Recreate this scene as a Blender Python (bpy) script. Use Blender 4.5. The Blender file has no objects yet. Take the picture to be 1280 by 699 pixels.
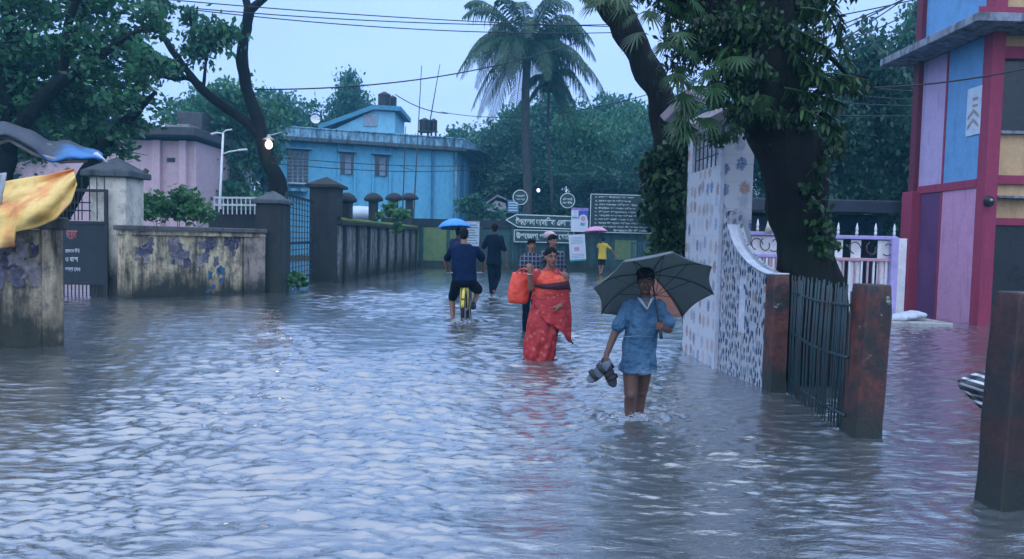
import bpy, math, random
import numpy as np
from mathutils import Vector, Matrix, noise as mnoise
R = math.radians
random.seed(7)
rng = np.random.default_rng(11)
scene = bpy.context.scene
COL = scene.collection

# ------------------------------------------------------------------ camera
F = 930.0; CH = 1.4; PITCH = math.atan(49.5/F); ROLL = 0.022
CAM = Vector((0, 0, CH))
fwd = Vector((0, math.cos(PITCH), -math.sin(PITCH)))
u0 = Vector((0, math.sin(PITCH), math.cos(PITCH))); r0 = Vector((1, 0, 0))
RIGHT = r0*math.cos(ROLL) + u0*math.sin(ROLL)
UP = u0*math.cos(ROLL) - r0*math.sin(ROLL)
def ray(px, py): return fwd + RIGHT*((px-640)/F) + UP*((349.5-py)/F)
def at(px, py, Y):
    d = ray(px, py); return CAM + d*(Y/d.y)
def W(px, py, z=0.0):
    d = ray(px, py); return CAM + d*((z-CH)/d.z)
def ppm(Y): return F/Y
cd = bpy.data.cameras.new('camera'); cam = bpy.data.objects.new('camera', cd); COL.objects.link(cam)
cd.sensor_width = 36; cd.lens = 36*F/1280; cd.clip_end = 2000; cd.clip_start = 0.05
m = Matrix((RIGHT, UP, -fwd)).transposed().to_4x4(); m.translation = CAM; cam.matrix_world = m
scene.camera = cam

# ------------------------------------------------------------------ tagging
def tag(o, label=None, cat=None, group=None, kind=None):
    if label: o['label'] = label
    if cat: o['category'] = cat
    if group: o['group'] = group
    if kind: o['kind'] = kind
    return o
def empty(name, loc, label=None, cat=None, group=None):
    o = bpy.data.objects.new(name, None); COL.objects.link(o); o.location = loc
    o.empty_display_size = .2
    return tag(o, label, cat, group)
def origin(o):
    v = Vector((0, 0, 0))
    while o is not None:
        v = v + o.location; o = o.parent
    return v
def link_mesh(name, me, mats, parent=None, smooth=False):
    o = bpy.data.objects.new(name, me); COL.objects.link(o)
    for mm in (mats if isinstance(mats, (list, tuple)) else [mats]): me.materials.append(mm)
    if parent is not None: o.parent = parent
    if smooth: me.polygons.foreach_set('use_smooth', [True]*len(me.polygons))
    return o
def copy_tree(o, parent=None):
    c = o.copy(); COL.objects.link(c); c.parent = parent
    for ch in o.children: copy_tree(ch, c)
    return c

class MB:
    def __init__(s): s.v = []; s.f = []; s.mi = []
    def add(s, vs, fs, mi=0):
        o = len(s.v); s.v += [tuple(v) for v in vs]; s.f += [tuple(i+o for i in f) for f in fs]; s.mi += [mi]*len(fs); return s
    def frame_box(s, c, ax, ay, az, mi=0):
        c = Vector(c); vs = []
        for k in (-1, 1):
            for j in (-1, 1):
                for i in (-1, 1): vs.append(c + ax*i + ay*j + az*k)
        return s.add(vs, [(0,2,3,1),(4,5,7,6),(0,1,5,4),(2,6,7,3),(0,4,6,2),(1,3,7,5)], mi)
    def box(s, c, size, rz=0, mi=0):
        ca, sa = math.cos(rz), math.sin(rz)
        return s.frame_box(c, Vector((ca,sa,0))*size[0]/2, Vector((-sa,ca,0))*size[1]/2, Vector((0,0,size[2]/2)), mi)
    def beam(s, p0, p1, w, h, up=(0,0,1), mi=0):
        p0 = Vector(p0); p1 = Vector(p1); d = p1-p0; L = d.length; d = d/L
        up = Vector(up)
        if abs(d.dot(up)) > .98: up = Vector((0,1,0))
        sx = d.cross(up).normalized(); uz = sx.cross(d).normalized()
        return s.frame_box((p0+p1)/2, d*L/2, sx*w/2, uz*h/2, mi)
    def wall(s, p0, p1, t, z0, z1, mi=0):
        p0 = Vector((p0[0],p0[1],0)); p1 = Vector((p1[0],p1[1],0)); d = p1-p0; L = d.length; d /= L
        n = Vector((-d.y, d.x, 0)); c = (p0+p1)/2; c.z = (z0+z1)/2
        return s.frame_box(c, d*L/2, n*t/2, Vector((0,0,(z1-z0)/2)), mi)
    def tube(s, pts, rad, n=8, cap=True, mi=0, jit=0):
        pts = [Vector(p) for p in pts]
        if not isinstance(rad, (list, tuple)): rad = [rad]*len(pts)
        o = len(s.v); prev = None; vs = []
        for i, p in enumerate(pts):
            a = pts[max(0, i-1)]; b = pts[min(len(pts)-1, i+1)]; d = (b-a)
            d = d.normalized() if d.length > 1e-9 else Vector((0,0,1))
            if prev is None:
                ref = Vector((0,0,1)) if abs(d.z) < .9 else Vector((1,0,0)); x = d.cross(ref).normalized()
            else:
                x = (prev - d*prev.dot(d)).normalized()
            prev = x; y = d.cross(x)
            for k in range(n):
                a_ = 2*math.pi*k/n; rr = rad[i]
                if jit:
                    q = p*3.1+Vector((math.cos(a_), math.sin(a_), 0))*1.3
                    rr *= 1+jit*mnoise.noise(q)
                vs.append(p + (x*math.cos(a_)+y*math.sin(a_))*rr)
        fs = []
        for i in range(len(pts)-1):
            for k in range(n):
                fs.append((i*n+k, i*n+(k+1) % n, (i+1)*n+(k+1) % n, (i+1)*n+k))
        if cap:
            fs.append(tuple(range(n))[::-1]); fs.append(tuple((len(pts)-1)*n+k for k in range(n)))
        return s.add(vs, fs, mi)
    def lathe(s, c, prof, n=16, mi=0):
        c = Vector(c); vs = []; fs = []
        for (r, z) in prof:
            for k in range(n):
                a = 2*math.pi*k/n; vs.append(c+Vector((r*math.cos(a), r*math.sin(a), z)))
        for i in range(len(prof)-1):
            for k in range(n): fs.append((i*n+k, i*n+(k+1) % n, (i+1)*n+(k+1) % n, (i+1)*n+k))
        fs.append(tuple(range(n))[::-1]); fs.append(tuple((len(prof)-1)*n+k for k in range(n)))
        return s.add(vs, fs, mi)
    def ell(s, c, r, M=None, nu=14, nv=9, mi=0):
        c = Vector(c); vs = []; fs = []
        for j in range(1, nv):
            t = math.pi*j/nv
            for k in range(nu):
                a = 2*math.pi*k/nu
                v = Vector((r[0]*math.sin(t)*math.cos(a), r[1]*math.sin(t)*math.sin(a), r[2]*math.cos(t)))
                vs.append(c+(M@v if M else v))
        top = Vector((0,0,r[2])); vs.append(c+(M@top if M else top)); vs.append(c-(M@top if M else top))
        T = (nv-1)*nu
        for j in range(nv-2):
            for k in range(nu): fs.append((j*nu+k, (j+1)*nu+k, (j+1)*nu+(k+1) % nu, j*nu+(k+1) % nu))
        for k in range(nu):
            fs.append((T, k, (k+1) % nu)); fs.append((T+1, (nv-2)*nu+(k+1) % nu, (nv-2)*nu+k))
        return s.add(vs, fs, mi)
    def caps(s, p0, p1, ra, rb, n=12):
        p0 = Vector(p0); p1 = Vector(p1); d = p1-p0; L = d.length
        if L < 1e-6: return s.ell(p0, (ra,)*3)
        d /= L; pts = []; rad = []
        for t in (90, 60, 30): pts.append(p0-d*ra*math.sin(R(t))); rad.append(max(ra*math.cos(R(t)), 1e-3))
        pts.append(p0); rad.append(ra); pts.append(p1); rad.append(rb)
        for t in (30, 60, 90): pts.append(p1+d*rb*math.sin(R(t))); rad.append(max(rb*math.cos(R(t)), 1e-3))
        return s.tube(pts, rad, n)
    def prism(s, poly, ext, mi=0):
        n = len(poly); e = Vector(ext); vs = [Vector(p) for p in poly]+[Vector(p)+e for p in poly]
        fs = [tuple(range(n))[::-1], tuple(range(n, 2*n))]+[(i, (i+1) % n, n+(i+1) % n, n+i) for i in range(n)]
        return s.add(vs, fs, mi)
    def rings(s, rl, cap=True):
        """loft closed rings of equal length"""
        n = len(rl[0]); vs = [p for r in rl for p in r]; fs = []
        for i in range(len(rl)-1):
            for k in range(n): fs.append((i*n+k, i*n+(k+1) % n, (i+1)*n+(k+1) % n, (i+1)*n+k))
        if cap:
            fs.append(tuple(range(n))[::-1]); fs.append(tuple((len(rl)-1)*n+k for k in range(n)))
        return s.add(vs, fs)
    def grid(s, P, mi=0):
        nu = len(P); nv = len(P[0]); vs = [p for r in P for p in r]
        return s.add(vs, [(i*nv+j, (i+1)*nv+j, (i+1)*nv+j+1, i*nv+j+1) for i in range(nu-1) for j in range(nv-1)], mi)
    def mesh(s, off=Vector((0,0,0))):
        me = bpy.data.meshes.new('m'); me.from_pydata([(a-off.x, b-off.y, c-off.z) for a, b, c in s.v], [], s.f)
        if any(s.mi): me.polygons.foreach_set('material_index', s.mi)
        me.update(); return me
    def build(s, name, mat, parent=None, smooth=False, bevel=0, solid=0, loc=None):
        if parent is None:
            a = np.array(s.v); c = Vector(((a[:,0].min()+a[:,0].max())/2, (a[:,1].min()+a[:,1].max())/2, a[:,2].min())) if loc is None else Vector(loc)
            o = link_mesh(name, s.mesh(c), mat, None, smooth); o.location = c
        else:
            o = link_mesh(name, s.mesh(origin(parent)), mat, parent, smooth)
        if bevel:
            b = o.modifiers.new('bevel', 'BEVEL'); b.width = bevel; b.segments = 2; b.limit_method = 'ANGLE'; b.angle_limit = R(40)
        if solid:
            b = o.modifiers.new('solid', 'SOLIDIFY'); b.thickness = solid; b.offset = 0
        return o
    def remesh(s, name, mat, parent, vox=.012, it=3, disp=0, dscale=6):
        off = origin(parent); me = s.mesh(off); t = bpy.data.objects.new('t', me); COL.objects.link(t)
        r = t.modifiers.new('r', 'REMESH'); r.mode = 'VOXEL'; r.voxel_size = vox
        if it: q = t.modifiers.new('s', 'SMOOTH'); q.factor = .5; q.iterations = it
        dg = bpy.context.evaluated_depsgraph_get()
        nm = bpy.data.meshes.new_from_object(t.evaluated_get(dg)); bpy.data.objects.remove(t)
        if disp:
            nrm = [v.normal.copy() for v in nm.vertices]; cos = [v.co.copy() for v in nm.vertices]
            for v, n_, c0 in zip(nm.vertices, nrm, cos):
                p = c0*dscale; v.co = c0+n_*disp*(mnoise.noise(Vector((p.x*1.3, p.y*1.3, p.z*.6)))+.5*mnoise.noise(p*2.3))
        nm.materials.clear()
        return link_mesh(name, nm, mat, parent, True)

def np_mesh(name, V, Fq, mat, parent=None, smooth=False, off=None):
    me = bpy.data.meshes.new(name); n = len(V); k = Fq.shape[1]
    if off is None: off = origin(parent) if parent is not None else Vector((0,0,0))
    V = V-np.array(off)
    me.vertices.add(n); me.vertices.foreach_set('co', V.astype(np.float32).ravel())
    me.loops.add(Fq.size); me.loops.foreach_set('vertex_index', Fq.astype(np.int32).ravel())
    me.polygons.add(len(Fq)); me.polygons.foreach_set('loop_start', np.arange(0, Fq.size, k, dtype=np.int32))
    me.update(calc_edges=True); me.validate()
    o = link_mesh(name, me, mat, parent, smooth)
    if parent is None: o.location = off
    return o

# ------------------------------------------------------------------ materials
class NT:
    def __init__(s, name):
        s.m = bpy.data.materials.new(name); s.m.use_nodes = True; s.t = s.m.node_tree; s.t.nodes.clear()
        s.out = s.n('ShaderNodeOutputMaterial'); s.b = s.n('ShaderNodeBsdfPrincipled'); s.l(s.b.outputs[0], s.out.inputs[0])
        s.pos = s.n('ShaderNodeNewGeometry').outputs['Position']
    def n(s, t, **k):
        x = s.t.nodes.new(t)
        for a, b in k.items(): setattr(x, a, b)
        return x
    def l(s, a, b): s.t.links.new(a, b)
    def setv(s, sock, v):
        if isinstance(v, bpy.types.NodeSocket): s.l(v, sock)
        elif isinstance(v, (tuple, list)) and len(v) == 3 and sock.type == 'RGBA': sock.default_value = (*v, 1)
        else: sock.default_value = v
    def mapp(s, scale=(1,1,1), src=None, rot=(0,0,0), loc=(0,0,0)):
        x = s.n('ShaderNodeMapping'); s.l(src or s.pos, x.inputs[0]); x.inputs['Scale'].default_value = scale
        x.inputs['Rotation'].default_value = rot; x.inputs['Location'].default_value = loc; return x.outputs[0]
    def noise(s, scale, vec=None, detail=6, rough=.6):
        x = s.n('ShaderNodeTexNoise'); s.l(vec or s.pos, x.inputs['Vector']); x.inputs['Scale'].default_value = scale
        x.inputs['Detail'].default_value = detail; x.inputs['Roughness'].default_value = rough; return x.outputs['Fac']
    def vor(s, scale, vec=None, feat='F1', out='Distance', rnd=1):
        x = s.n('ShaderNodeTexVoronoi', feature=feat); s.l(vec or s.pos, x.inputs['Vector']); x.inputs['Scale'].default_value = scale
        x.inputs['Randomness'].default_value = rnd; return x.outputs[out]
    def rng(s, v, a, b, c=0., d=1.):
        x = s.n('ShaderNodeMapRange'); s.setv(x.inputs[0], v)
        for i, q in enumerate((a, b, c, d)): s.setv(x.inputs[i+1], q)
        return x.outputs[0]
    def math(s, op, a, b=0.):
        x = s.n('ShaderNodeMath', operation=op); s.setv(x.inputs[0], a); s.setv(x.inputs[1], b); return x.outputs[0]
    def mix(s, f, a, b, mode='MIX'):
        x = s.n('ShaderNodeMix', data_type='RGBA', blend_type=mode); s.setv(x.inputs[0], f); s.setv(x.inputs[6], a); s.setv(x.inputs[7], b); return x.outputs[2]
    def xyz(s, v=None):
        x = s.n('ShaderNodeSeparateXYZ'); s.l(v or s.pos, x.inputs[0]); return x.outputs
    def bump(s, h, st=.3, dist=.01):
        x = s.n('ShaderNodeBump'); s.l(h, x.inputs['Height']); x.inputs['Strength'].default_value = st; x.inputs['Distance'].default_value = dist
        s.l(x.outputs[0], s.b.inputs['Normal']); return x
    def fin(s, col, rough=.6, spec=.4, metal=0.):
        s.setv(s.b.inputs['Base Color'], col); s.setv(s.b.inputs['Roughness'], rough)
        s.setv(s.b.inputs['Specular IOR Level'], spec); s.setv(s.b.inputs['Metallic'], metal); return s.m
MATS = {}
def mk(name, c, rough=.6, var=.3, sc=6, bst=.25, spec=.35, metal=0., obj=False, bd=.01):
    if name in MATS: return MATS[name]
    t = NT(name); src = t.n('ShaderNodeTexCoord').outputs['Object'] if obj else None
    f = t.noise(sc, src); f2 = t.noise(sc*5, src, 4)
    dark = tuple(x*(1-var) for x in c); lite = tuple(min(1, x*(1+var*.6)) for x in c)
    col = t.mix(t.rng(f, .3, .7), dark, lite); col = t.mix(t.rng(f2, .45, .75, 0, .35), col, tuple(x*.55 for x in c))
    t.bump(f2, bst, bd); MATS[name] = t.fin(col, t.rng(f, .2, .8, max(rough-.12, 0), min(1, rough+.12)), spec, metal); return MATS[name]
def stained(name, base, grime=(.02,.022,.02), algae=(.018,.023,.014), tide=.7, amount=.5, mottle=(.10,.10,.09), streak=1.0):
    """weathered plaster: vertical soot streaks, flaking mottling and an algae tide band above the flood"""
    t = NT(name); z = t.xyz()[2]
    st = t.noise(3.2, t.mapp((1.6,1.6,.22)), 8, .68); big = t.noise(1.3, None, 6, .65); fine = t.noise(14, None, 6, .7)
    patch = t.noise(4.5, t.mapp((1,1,.8), loc=(3,7,1)), 9, .75)
    col = t.mix(t.rng(fine, .3, .7), tuple(x*.82 for x in base), base)
    col = t.mix(t.rng(patch, .47, .6, 0, .75), col, mottle)
    col = t.mix(t.rng(st, .62-.2*amount, .78-.15*amount, 0, .92*streak), col, grime)
    if tide <= 0:
        t.bump(t.math('ADD', patch, fine), .4, .02); MATS[name] = t.fin(col, .75, .3); return MATS[name]
    h = t.math('ADD', z, t.rng(big, .2, .8, -.5*tide, .5*tide)); h = t.math('ADD', h, t.rng(st, .2, .8, .35*tide, -.35*tide))
    col = t.mix(t.rng(h, tide*.25, tide, .96, 0), col, algae)
    t.bump(t.math('ADD', patch, fine), .5, .02)
    MATS[name] = t.fin(col, t.rng(h, 0, tide, .35, .8), .35); return MATS[name]
def paintwall(name, c, am=.35, st=.6):
    return stained(name, c, grime=tuple(x*.35 for x in c), tide=-1, amount=am, mottle=tuple(x*.78 for x in c), streak=st)
def leafmat(name, c1, c2, c3=None, trans=.35, rough=.45, sc=.6):
    t = NT(name); g = t.t.nodes.new('ShaderNodeNewGeometry'); ri = g.outputs['Random Per Island']
    x = t.n('ShaderNodeValToRGB'); x.color_ramp.elements[0].color = (*c1, 1); x.color_ramp.elements[1].color = (*c2, 1)
    if c3: e = x.color_ramp.elements.new(.93); e.color = (*c2, 1); x.color_ramp.elements[-1].color = (*c3, 1)
    t.l(ri, x.inputs[0]); col = t.mix(t.rng(t.noise(sc), .35, .65, 0, .6), x.outputs[0], tuple(q*.55 for q in c1))
    t.fin(col, rough, .4); tr = t.n('ShaderNodeBsdfTranslucent'); t.l(t.mix(.5, col, (.25,.4,.08), 'MULTIPLY') if False else col, tr.inputs[0])
    ms = t.n('ShaderNodeMixShader'); ms.inputs[0].default_value = trans; t.l(t.b.outputs[0], ms.inputs[1]); t.l(tr.outputs[0], ms.inputs[2]); t.l(ms.outputs[0], t.out.inputs[0])
    return t.m
def emit(name, c, st):
    t = NT(name); e = t.n('ShaderNodeEmission'); e.inputs[0].default_value = (*c, 1); e.inputs[1].default_value = st; t.l(e.outputs[0], t.out.inputs[0]); return t.m

M_leaf_far = leafmat('leaf_far', (.026,.115,.075), (.075,.26,.14))
M_leaf_mid = leafmat('leaf_mid', (.026,.115,.06), (.085,.29,.12), (.15,.36,.11))
M_leaf_dark = leafmat('leaf_dark', (.016,.075,.05), (.045,.16,.09))
M_leaf_lite = leafmat('leaf_light', (.045,.15,.05), (.13,.36,.10), (.20,.42,.12))
M_leaf_epi = leafmat('leaf_creeper', (.010,.036,.016), (.035,.11,.032), (.12,.26,.05), trans=.3)
M_frond = leafmat('palm_frond', (.025,.08,.04), (.06,.16,.07), (.13,.14,.05))
M_banana = leafmat('banana_leaf', (.04,.09,.03), (.10,.17,.06), (.2,.17,.07))
M_fan = leafmat('fan_leaf', (.010,.045,.014), (.03,.11,.025), (.08,.22,.04), trans=.2)
def bark(name, c, moss=(.02,.045,.012), am=.5):
    t = NT(name); f = t.noise(5, t.mapp((1.5,1.5,.35)), 9, .7); g = t.noise(1.4, None, 5); v = t.vor(9, t.mapp((1.4,1.4,.4)))
    col = t.mix(t.rng(f, .3, .7), tuple(x*.4 for x in c), c); col = t.mix(t.rng(g, .62-.25*am, .75, 0, .8), col, moss)
    t.bump(t.math('ADD', f, t.math('MULTIPLY', v, .5)), .9, .05); return t.fin(col, .85, .12)
M_bark = bark('bark', (.06,.05,.045)); M_bark2 = bark('bark_wet', (.016,.015,.017), moss=(.008,.018,.008), am=.7); M_palmbark = bark('palm_bark', (.08,.085,.08), am=.1)
M_conc = mk('concrete', (.28,.28,.27), .8, .4, 4, .4); M_concd = mk('concrete_dark', (.07,.075,.075), .75, .5, 4, .5)
M_iron = mk('iron_dark', (.02,.025,.03), .5, .4, 9, .3); M_steel = mk('galvanised', (.35,.37,.38), .45, .2, 12, .1, metal=.6)
M_white = mk('white_paint', (.75,.76,.78), .5, .15, 5, .15); M_black = mk('black_plastic', (.012,.012,.015), .35, .3, 8, .1)
M_skin = mk('skin_brown', (.24,.12,.08), .5, .12, 14, .1, .4); M_skin2 = mk('skin_tan', (.26,.135,.09), .5, .12, 14, .1, .4)
M_skind = mk('skin_dark', (.11,.055,.04), .5, .15, 14, .1, .4)
M_hair = mk('hair_black', (.006,.005,.006), .7, .3, 40, .6, .12)
M_cable = mk('cable_black', (.015,.015,.018), .5, .1, 5, 0)
# ------------------------------------------------------------------ vegetation helpers
def leaves(name, C, S, mat, parent, asp=.45, droop=.3, up=.5, seed=0, off=None):
    """many small pointed leaves, one 4-vertex blade each, C = centres (N,3), S = lengths (N)"""
    r = np.random.default_rng(seed); N = len(C)
    az = r.random(N)*2*np.pi; el = r.normal(-droop, .5, N)
    d = np.stack([np.cos(az)*np.cos(el), np.sin(az)*np.cos(el), np.sin(el)], 1)
    q = r.normal(0, 1, (N, 3)); q[:,2] += up*2; s_ = np.cross(d, q); s_ /= np.linalg.norm(s_, axis=1)[:,None]+1e-9
    n = np.cross(s_, d); L = S[:,None]; Wd = L*asp*.5
    base = C-d*L*.5; tip = C+d*L*.5-n*L*.12; a = C+s_*Wd-d*L*.08; b = C-s_*Wd-d*L*.08
    V = np.stack([base, a, tip, b], 1).reshape(-1, 3); Fq = np.arange(N*4).reshape(-1, 4)
    return np_mesh(name, V, Fq, mat, parent, off=off)
def clump_points(clumps, n, r, sub=26, rc=.22, shell=.45):
    """leaf positions in twig-end sub-clusters spread over ellipsoids (c, (rx,ry,rz), weight)"""
    ws = np.array([c[2] if len(c) > 2 else 1 for c in clumps], float); vol = np.array([(c[1][0]*c[1][1]*c[1][2])**.66 for c in clumps])*ws; vol /= vol.sum()
    out = []
    for (c, wgt) in zip(clumps, vol):
        k = int(n*wgt); ns = max(3, k//sub); rad = np.array(c[1])
        d = r.normal(0, 1, (ns, 3)); d /= np.linalg.norm(d, axis=1)[:,None]; rr = (shell+(1-shell)*r.random(ns))**.8
        cc = np.array(c[0])+d*rr[:,None]*rad*(1+.18*r.normal(0, 1, ns))[:,None]
        idx = r.integers(0, ns, k); sz = (.5+r.random(ns))[idx]
        out.append(cc[idx]+r.normal(0, 1, (k, 3))*np.array([1, 1, .55])*(rc*sz*rad.mean())[:,None])
    return np.concatenate(out)
def smooth_path(pts, n=4):
    P = [Vector(p) for p in pts]; out = []
    for i in range(len(P)-1):
        a = P[max(i-1, 0)]; b = P[i]; c = P[i+1]; d = P[min(i+2, len(P)-1)]
        for k in range(n):
            t = k/n; out.append(.5*((2*b)+(c-a)*t+(2*a-5*b+4*c-d)*t*t+(3*b-a-3*c+d)*t**3))
    out.append(P[-1]); return out
def lerp_list(v, m):
    n = len(v); return [v[min(int(i/m*(n-1)), n-2)]*(1-(i/m*(n-1)-min(int(i/m*(n-1)), n-2)))+v[min(int(i/m*(n-1)), n-2)+1]*(i/m*(n-1)-min(int(i/m*(n-1)), n-2)) for i in range(m+1)]
def limb_mb(mb, pts, rad, n=10, jit=.25):
    P = smooth_path(pts, 5); P = [p+Vector((mnoise.noise(p*1.7), mnoise.noise(p*1.7+Vector((9,0,0))), 0))*rad[0]*.25 for p in P]
    P[0] = Vector(pts[0]); mb.tube(P, lerp_list(rad, len(P)-1), n, True, 0, jit); return P
def twigs(mb, clumps, starts, r, k=6, rad=.03):
    for c in clumps:
        cc = Vector(c[0]); s0 = min(starts, key=lambda p: (p-cc).length)
        for i in range(k):
            e_ = cc+Vector([x*.75*r.normal(0, .6) for x in c[1]]); m_ = (s0+e_)/2+Vector(r.normal(0, .12, 3))*(e_-s0).length
            mb.tube(smooth_path([s0, m_, e_], 3), lerp_list([rad, rad*.6, rad*.2], 6), 5)
def tree(name, label, cat, base, limbs, clumps, nleaf, lsize, mleaf, mbark, group=None, seed=1, tw=5, twr=.03, rc=.22, shell=.45, asp=.45, droop=.3, sub=26):
    r = np.random.default_rng(seed); root = empty(name, base, label, cat, group)
    tips = []
    for i, (pts, rad) in enumerate(limbs):
        mb = MB(); P = limb_mb(mb, pts, rad); tips += P[len(P)//3:]
        mb.build('trunk' if i == 0 else 'limb', mbark, root, True)
    if tw:
        mb = MB(); twigs(mb, clumps, tips, r, tw, twr); mb.build('twigs', mbark, root, True)
    C = clump_points(clumps, nleaf, r, sub, rc, shell); S = lsize*(.6+.8*r.random(len(C)))
    leaves('crown', C, S, mleaf, root, seed=seed, asp=asp, droop=droop)
    return root
def pclump(px, py, Y, hwpx, hhpx, dm, wt=1):
    """ellipsoid clump seen at a pixel, half sizes in pixels, depth in metres"""
    k = Y/F; return (tuple(at(px, py, Y)), (hwpx*k, dm, hhpx*k), wt)
def leafblade(mb, base, dirv, L, Wd, droop=.4, fold=.15, n=6):
    d = Vector(dirv).normalized(); side = d.cross(Vector((0,0,1)));
    side = side.normalized() if side.length > .05 else Vector((1,0,0)); up = side.cross(d)
    P = []
    for i in range(n+1):
        t = i/n; c = Vector(base)+d*L*t*(1-.25*droop*t)-Vector((0,0,1))*droop*L*t*t*.6
        ww = Wd*.5*math.sin(math.pi*min(1, .06+t*.94))**.6*(1 if t < .5 else (1-(t-.5)*.6))
        P.append([c-side*ww+up*ww*fold, c, c+side*ww+up*ww*fold])
    mb.grid(P)
def palmate(mb, c, dirv, L, fingers=9, spread=2.3, wd=.2):
    d = Vector(dirv).normalized(); side = d.cross(Vector((0,0,1)))
    side = side.normalized() if side.length > .05 else Vector((1,0,0)); up = side.cross(d)
    for k in range(fingers):
        a = (k/(fingers-1)-.5)*spread; dd = d*math.cos(a)+side*math.sin(a)+up*.1
        l = L*(1-.35*abs(a)/(spread/2)); s2 = dd.cross(up).normalized(); P = []
        for i in range(5):
            t = i/4; cc = Vector(c)+dd*l*t-Vector((0,0,1))*l*.22*t*t; ww = l*wd*.5*(.35, .9, 1, .7, .02)[i]
            P.append([cc-s2*ww, cc+up*ww*.3, cc+s2*ww])
        mb.grid(P)
def frond(mb, base, az, L, rise, droop, pairs=30, ll=.8, wdt=.05, r=None, leafdroop=.9):
    """palm frond: arched rachis with hanging leaflets"""
    h = Vector((math.cos(az), math.sin(az), 0)); side = Vector((-h.y, h.x, 0)); P = []
    for i in range(13):
        t = i/12; P.append(Vector(base)+h*L*(t-.12*t*t*t)+Vector((0,0,1))*L*(rise*t-droop*t*t))
    mb.tube(P, lerp_list([.05, .03, .008], 12), 5)
    for i in range(pairs):
        t = .1+.9*i/pairs; f = t*12; j = min(int(f), 11); p = P[j].lerp(P[j+1], f-j); tan = (P[j+1]-P[j]).normalized()
        l = ll*math.sin(math.pi*(.15+.8*t))*(.8+.4*r.random())
        for s in (-1, 1):
            dd = (side*s*.75+tan*.55+Vector((0,0,.15))).normalized(); ld = leafdroop*(.7+.6*r.random())
            q = [p, p+dd*l*.4-Vector((0,0,l*.10*ld)), p+dd*l*.68-Vector((0,0,l*.5*ld)), p+dd*l*.75-Vector((0,0,l*1.0*ld))]
            ws = tan*wdt*.5; mb.grid([[q[0]-ws*.5, q[0]+ws*.5], [q[1]-ws, q[1]+ws], [q[2]-ws*.9, q[2]+ws*.9], [q[3]-ws*.1, q[3]+ws*.1]])
# ------------------------------------------------------------------ people
def V(*a): return Vector(a)
UPv = Vector((0,0,1))
def hand(mb, w_, d, n, s, curl=.5, side=1):
    """palm + five separate tapering fingers; d = finger direction, n = palm normal, side = thumb side"""
    d = Vector(d).normalized(); n = Vector(n); n = (n-d*n.dot(d)).normalized(); x = d.cross(n)*side
    M = Matrix((x, d, n)).transposed(); mb.ell(w_+d*.045*s, (.040*s, .05*s, .018*s), M, 12, 8); mb.caps(w_-d*.02*s, w_+d*.02*s, .026*s, .028*s, 8)
    for k, (o, L) in enumerate(((.029,.065),(.010,.075),(-.010,.070),(-.028,.055))):
        b = w_+d*.082*s+x*o*s; a1 = curl*.8; d1 = d*math.cos(a1)+n*math.sin(a1); a2 = curl*1.9; d2 = d*math.cos(a2)+n*math.sin(a2)
        m_ = b+d1*L*.5*s; mb.caps(b-d*.02*s, m_, .0100*s, .0092*s, 7); mb.caps(m_, m_+d2*L*.55*s, .0092*s, .0075*s, 7)
    b = w_+d*.02*s+x*.033*s; m_ = b+(x*.75+d*.65+n*.3)*.035*s; mb.caps(b, m_, .0125*s, .011*s, 7); mb.caps(m_, m_+(d*.85+x*.2+n*.6)*.032*s, .011*s, .009*s, 7)
def head(mb, c, f, s, up=UPv):
    f = f.normalized(); sd = f.cross(up).normalized(); u = sd.cross(f); M = Matrix((sd, f, u)).transposed()
    P = lambda x, y, z: c+(sd*x+f*y+u*z)*s
    mb.ell(P(0,-.01,.02), (.074*s,.093*s,.098*s), M, 18, 12); mb.ell(P(0,.022,-.045), (.056*s,.064*s,.068*s), M, 14, 10); mb.ell(P(0,.062,-.088), (.025*s,.022*s,.02*s), M)
    for k in (-1, 1): mb.ell(P(.074*k,-.008,-.005), (.012*s,.022*s,.033*s), M, 8, 6); mb.ell(P(.035*k,.058,-.025), (.026*s,.024*s,.026*s), M, 8, 6); mb.caps(P(.014*k,.083,.028), P(.048*k,.072,.03), .010*s, .009*s, 7)
    mb.caps(P(0,.082,.012), P(0,.102,-.022), .010*s, .016*s, 8); mb.ell(P(0,.083,-.052), (.026*s,.014*s,.012*s), M, 10, 6)
    return P, M
def face(P, M, s, body, skin, lips=(.16,.05,.045), beard=False):
    mw = mk('eye_white', (.30,.28,.27), .4, .05); mi_ = mk('iris_dark', (.01,.006,.004), .15, .1); mlp = mk('lips_%.2f' % lips[0], lips, .45, .1)
    for k in (-1, 1):
        mb = MB(); mb.ell(P(.032*k,.077,.008), (.0110*s,.006*s,.0042*s), M, 10, 6); e_ = mb.build('eye', mw, body, True)
        mb = MB(); mb.ell(P(.032*k,.081,.008), (.0062*s,.005*s,.0050*s), M, 8, 6); mb.build('iris', mi_, e_, True)
        mb = MB(); mb.tube([P(.014*k,.093,.030), P(.034*k,.088,.037), P(.052*k,.074,.030)], [.0035*s,.0045*s,.0025*s], 6); mb.build('eyebrow', M_hair, body, True)
    mb = MB(); mb.tube([P(-.023,.087,-.052), P(-.008,.098,-.049), P(0,.099,-.050), P(.008,.098,-.049), P(.023,.087,-.052)], [.002*s,.005*s,.0045*s,.005*s,.002*s], 6); mb.tube([P(-.018,.09,-.058), P(0,.097,-.060), P(.018,.09,-.058)], [.002*s,.006*s,.002*s], 6); mb.build('lips', mlp, body, True)
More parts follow.
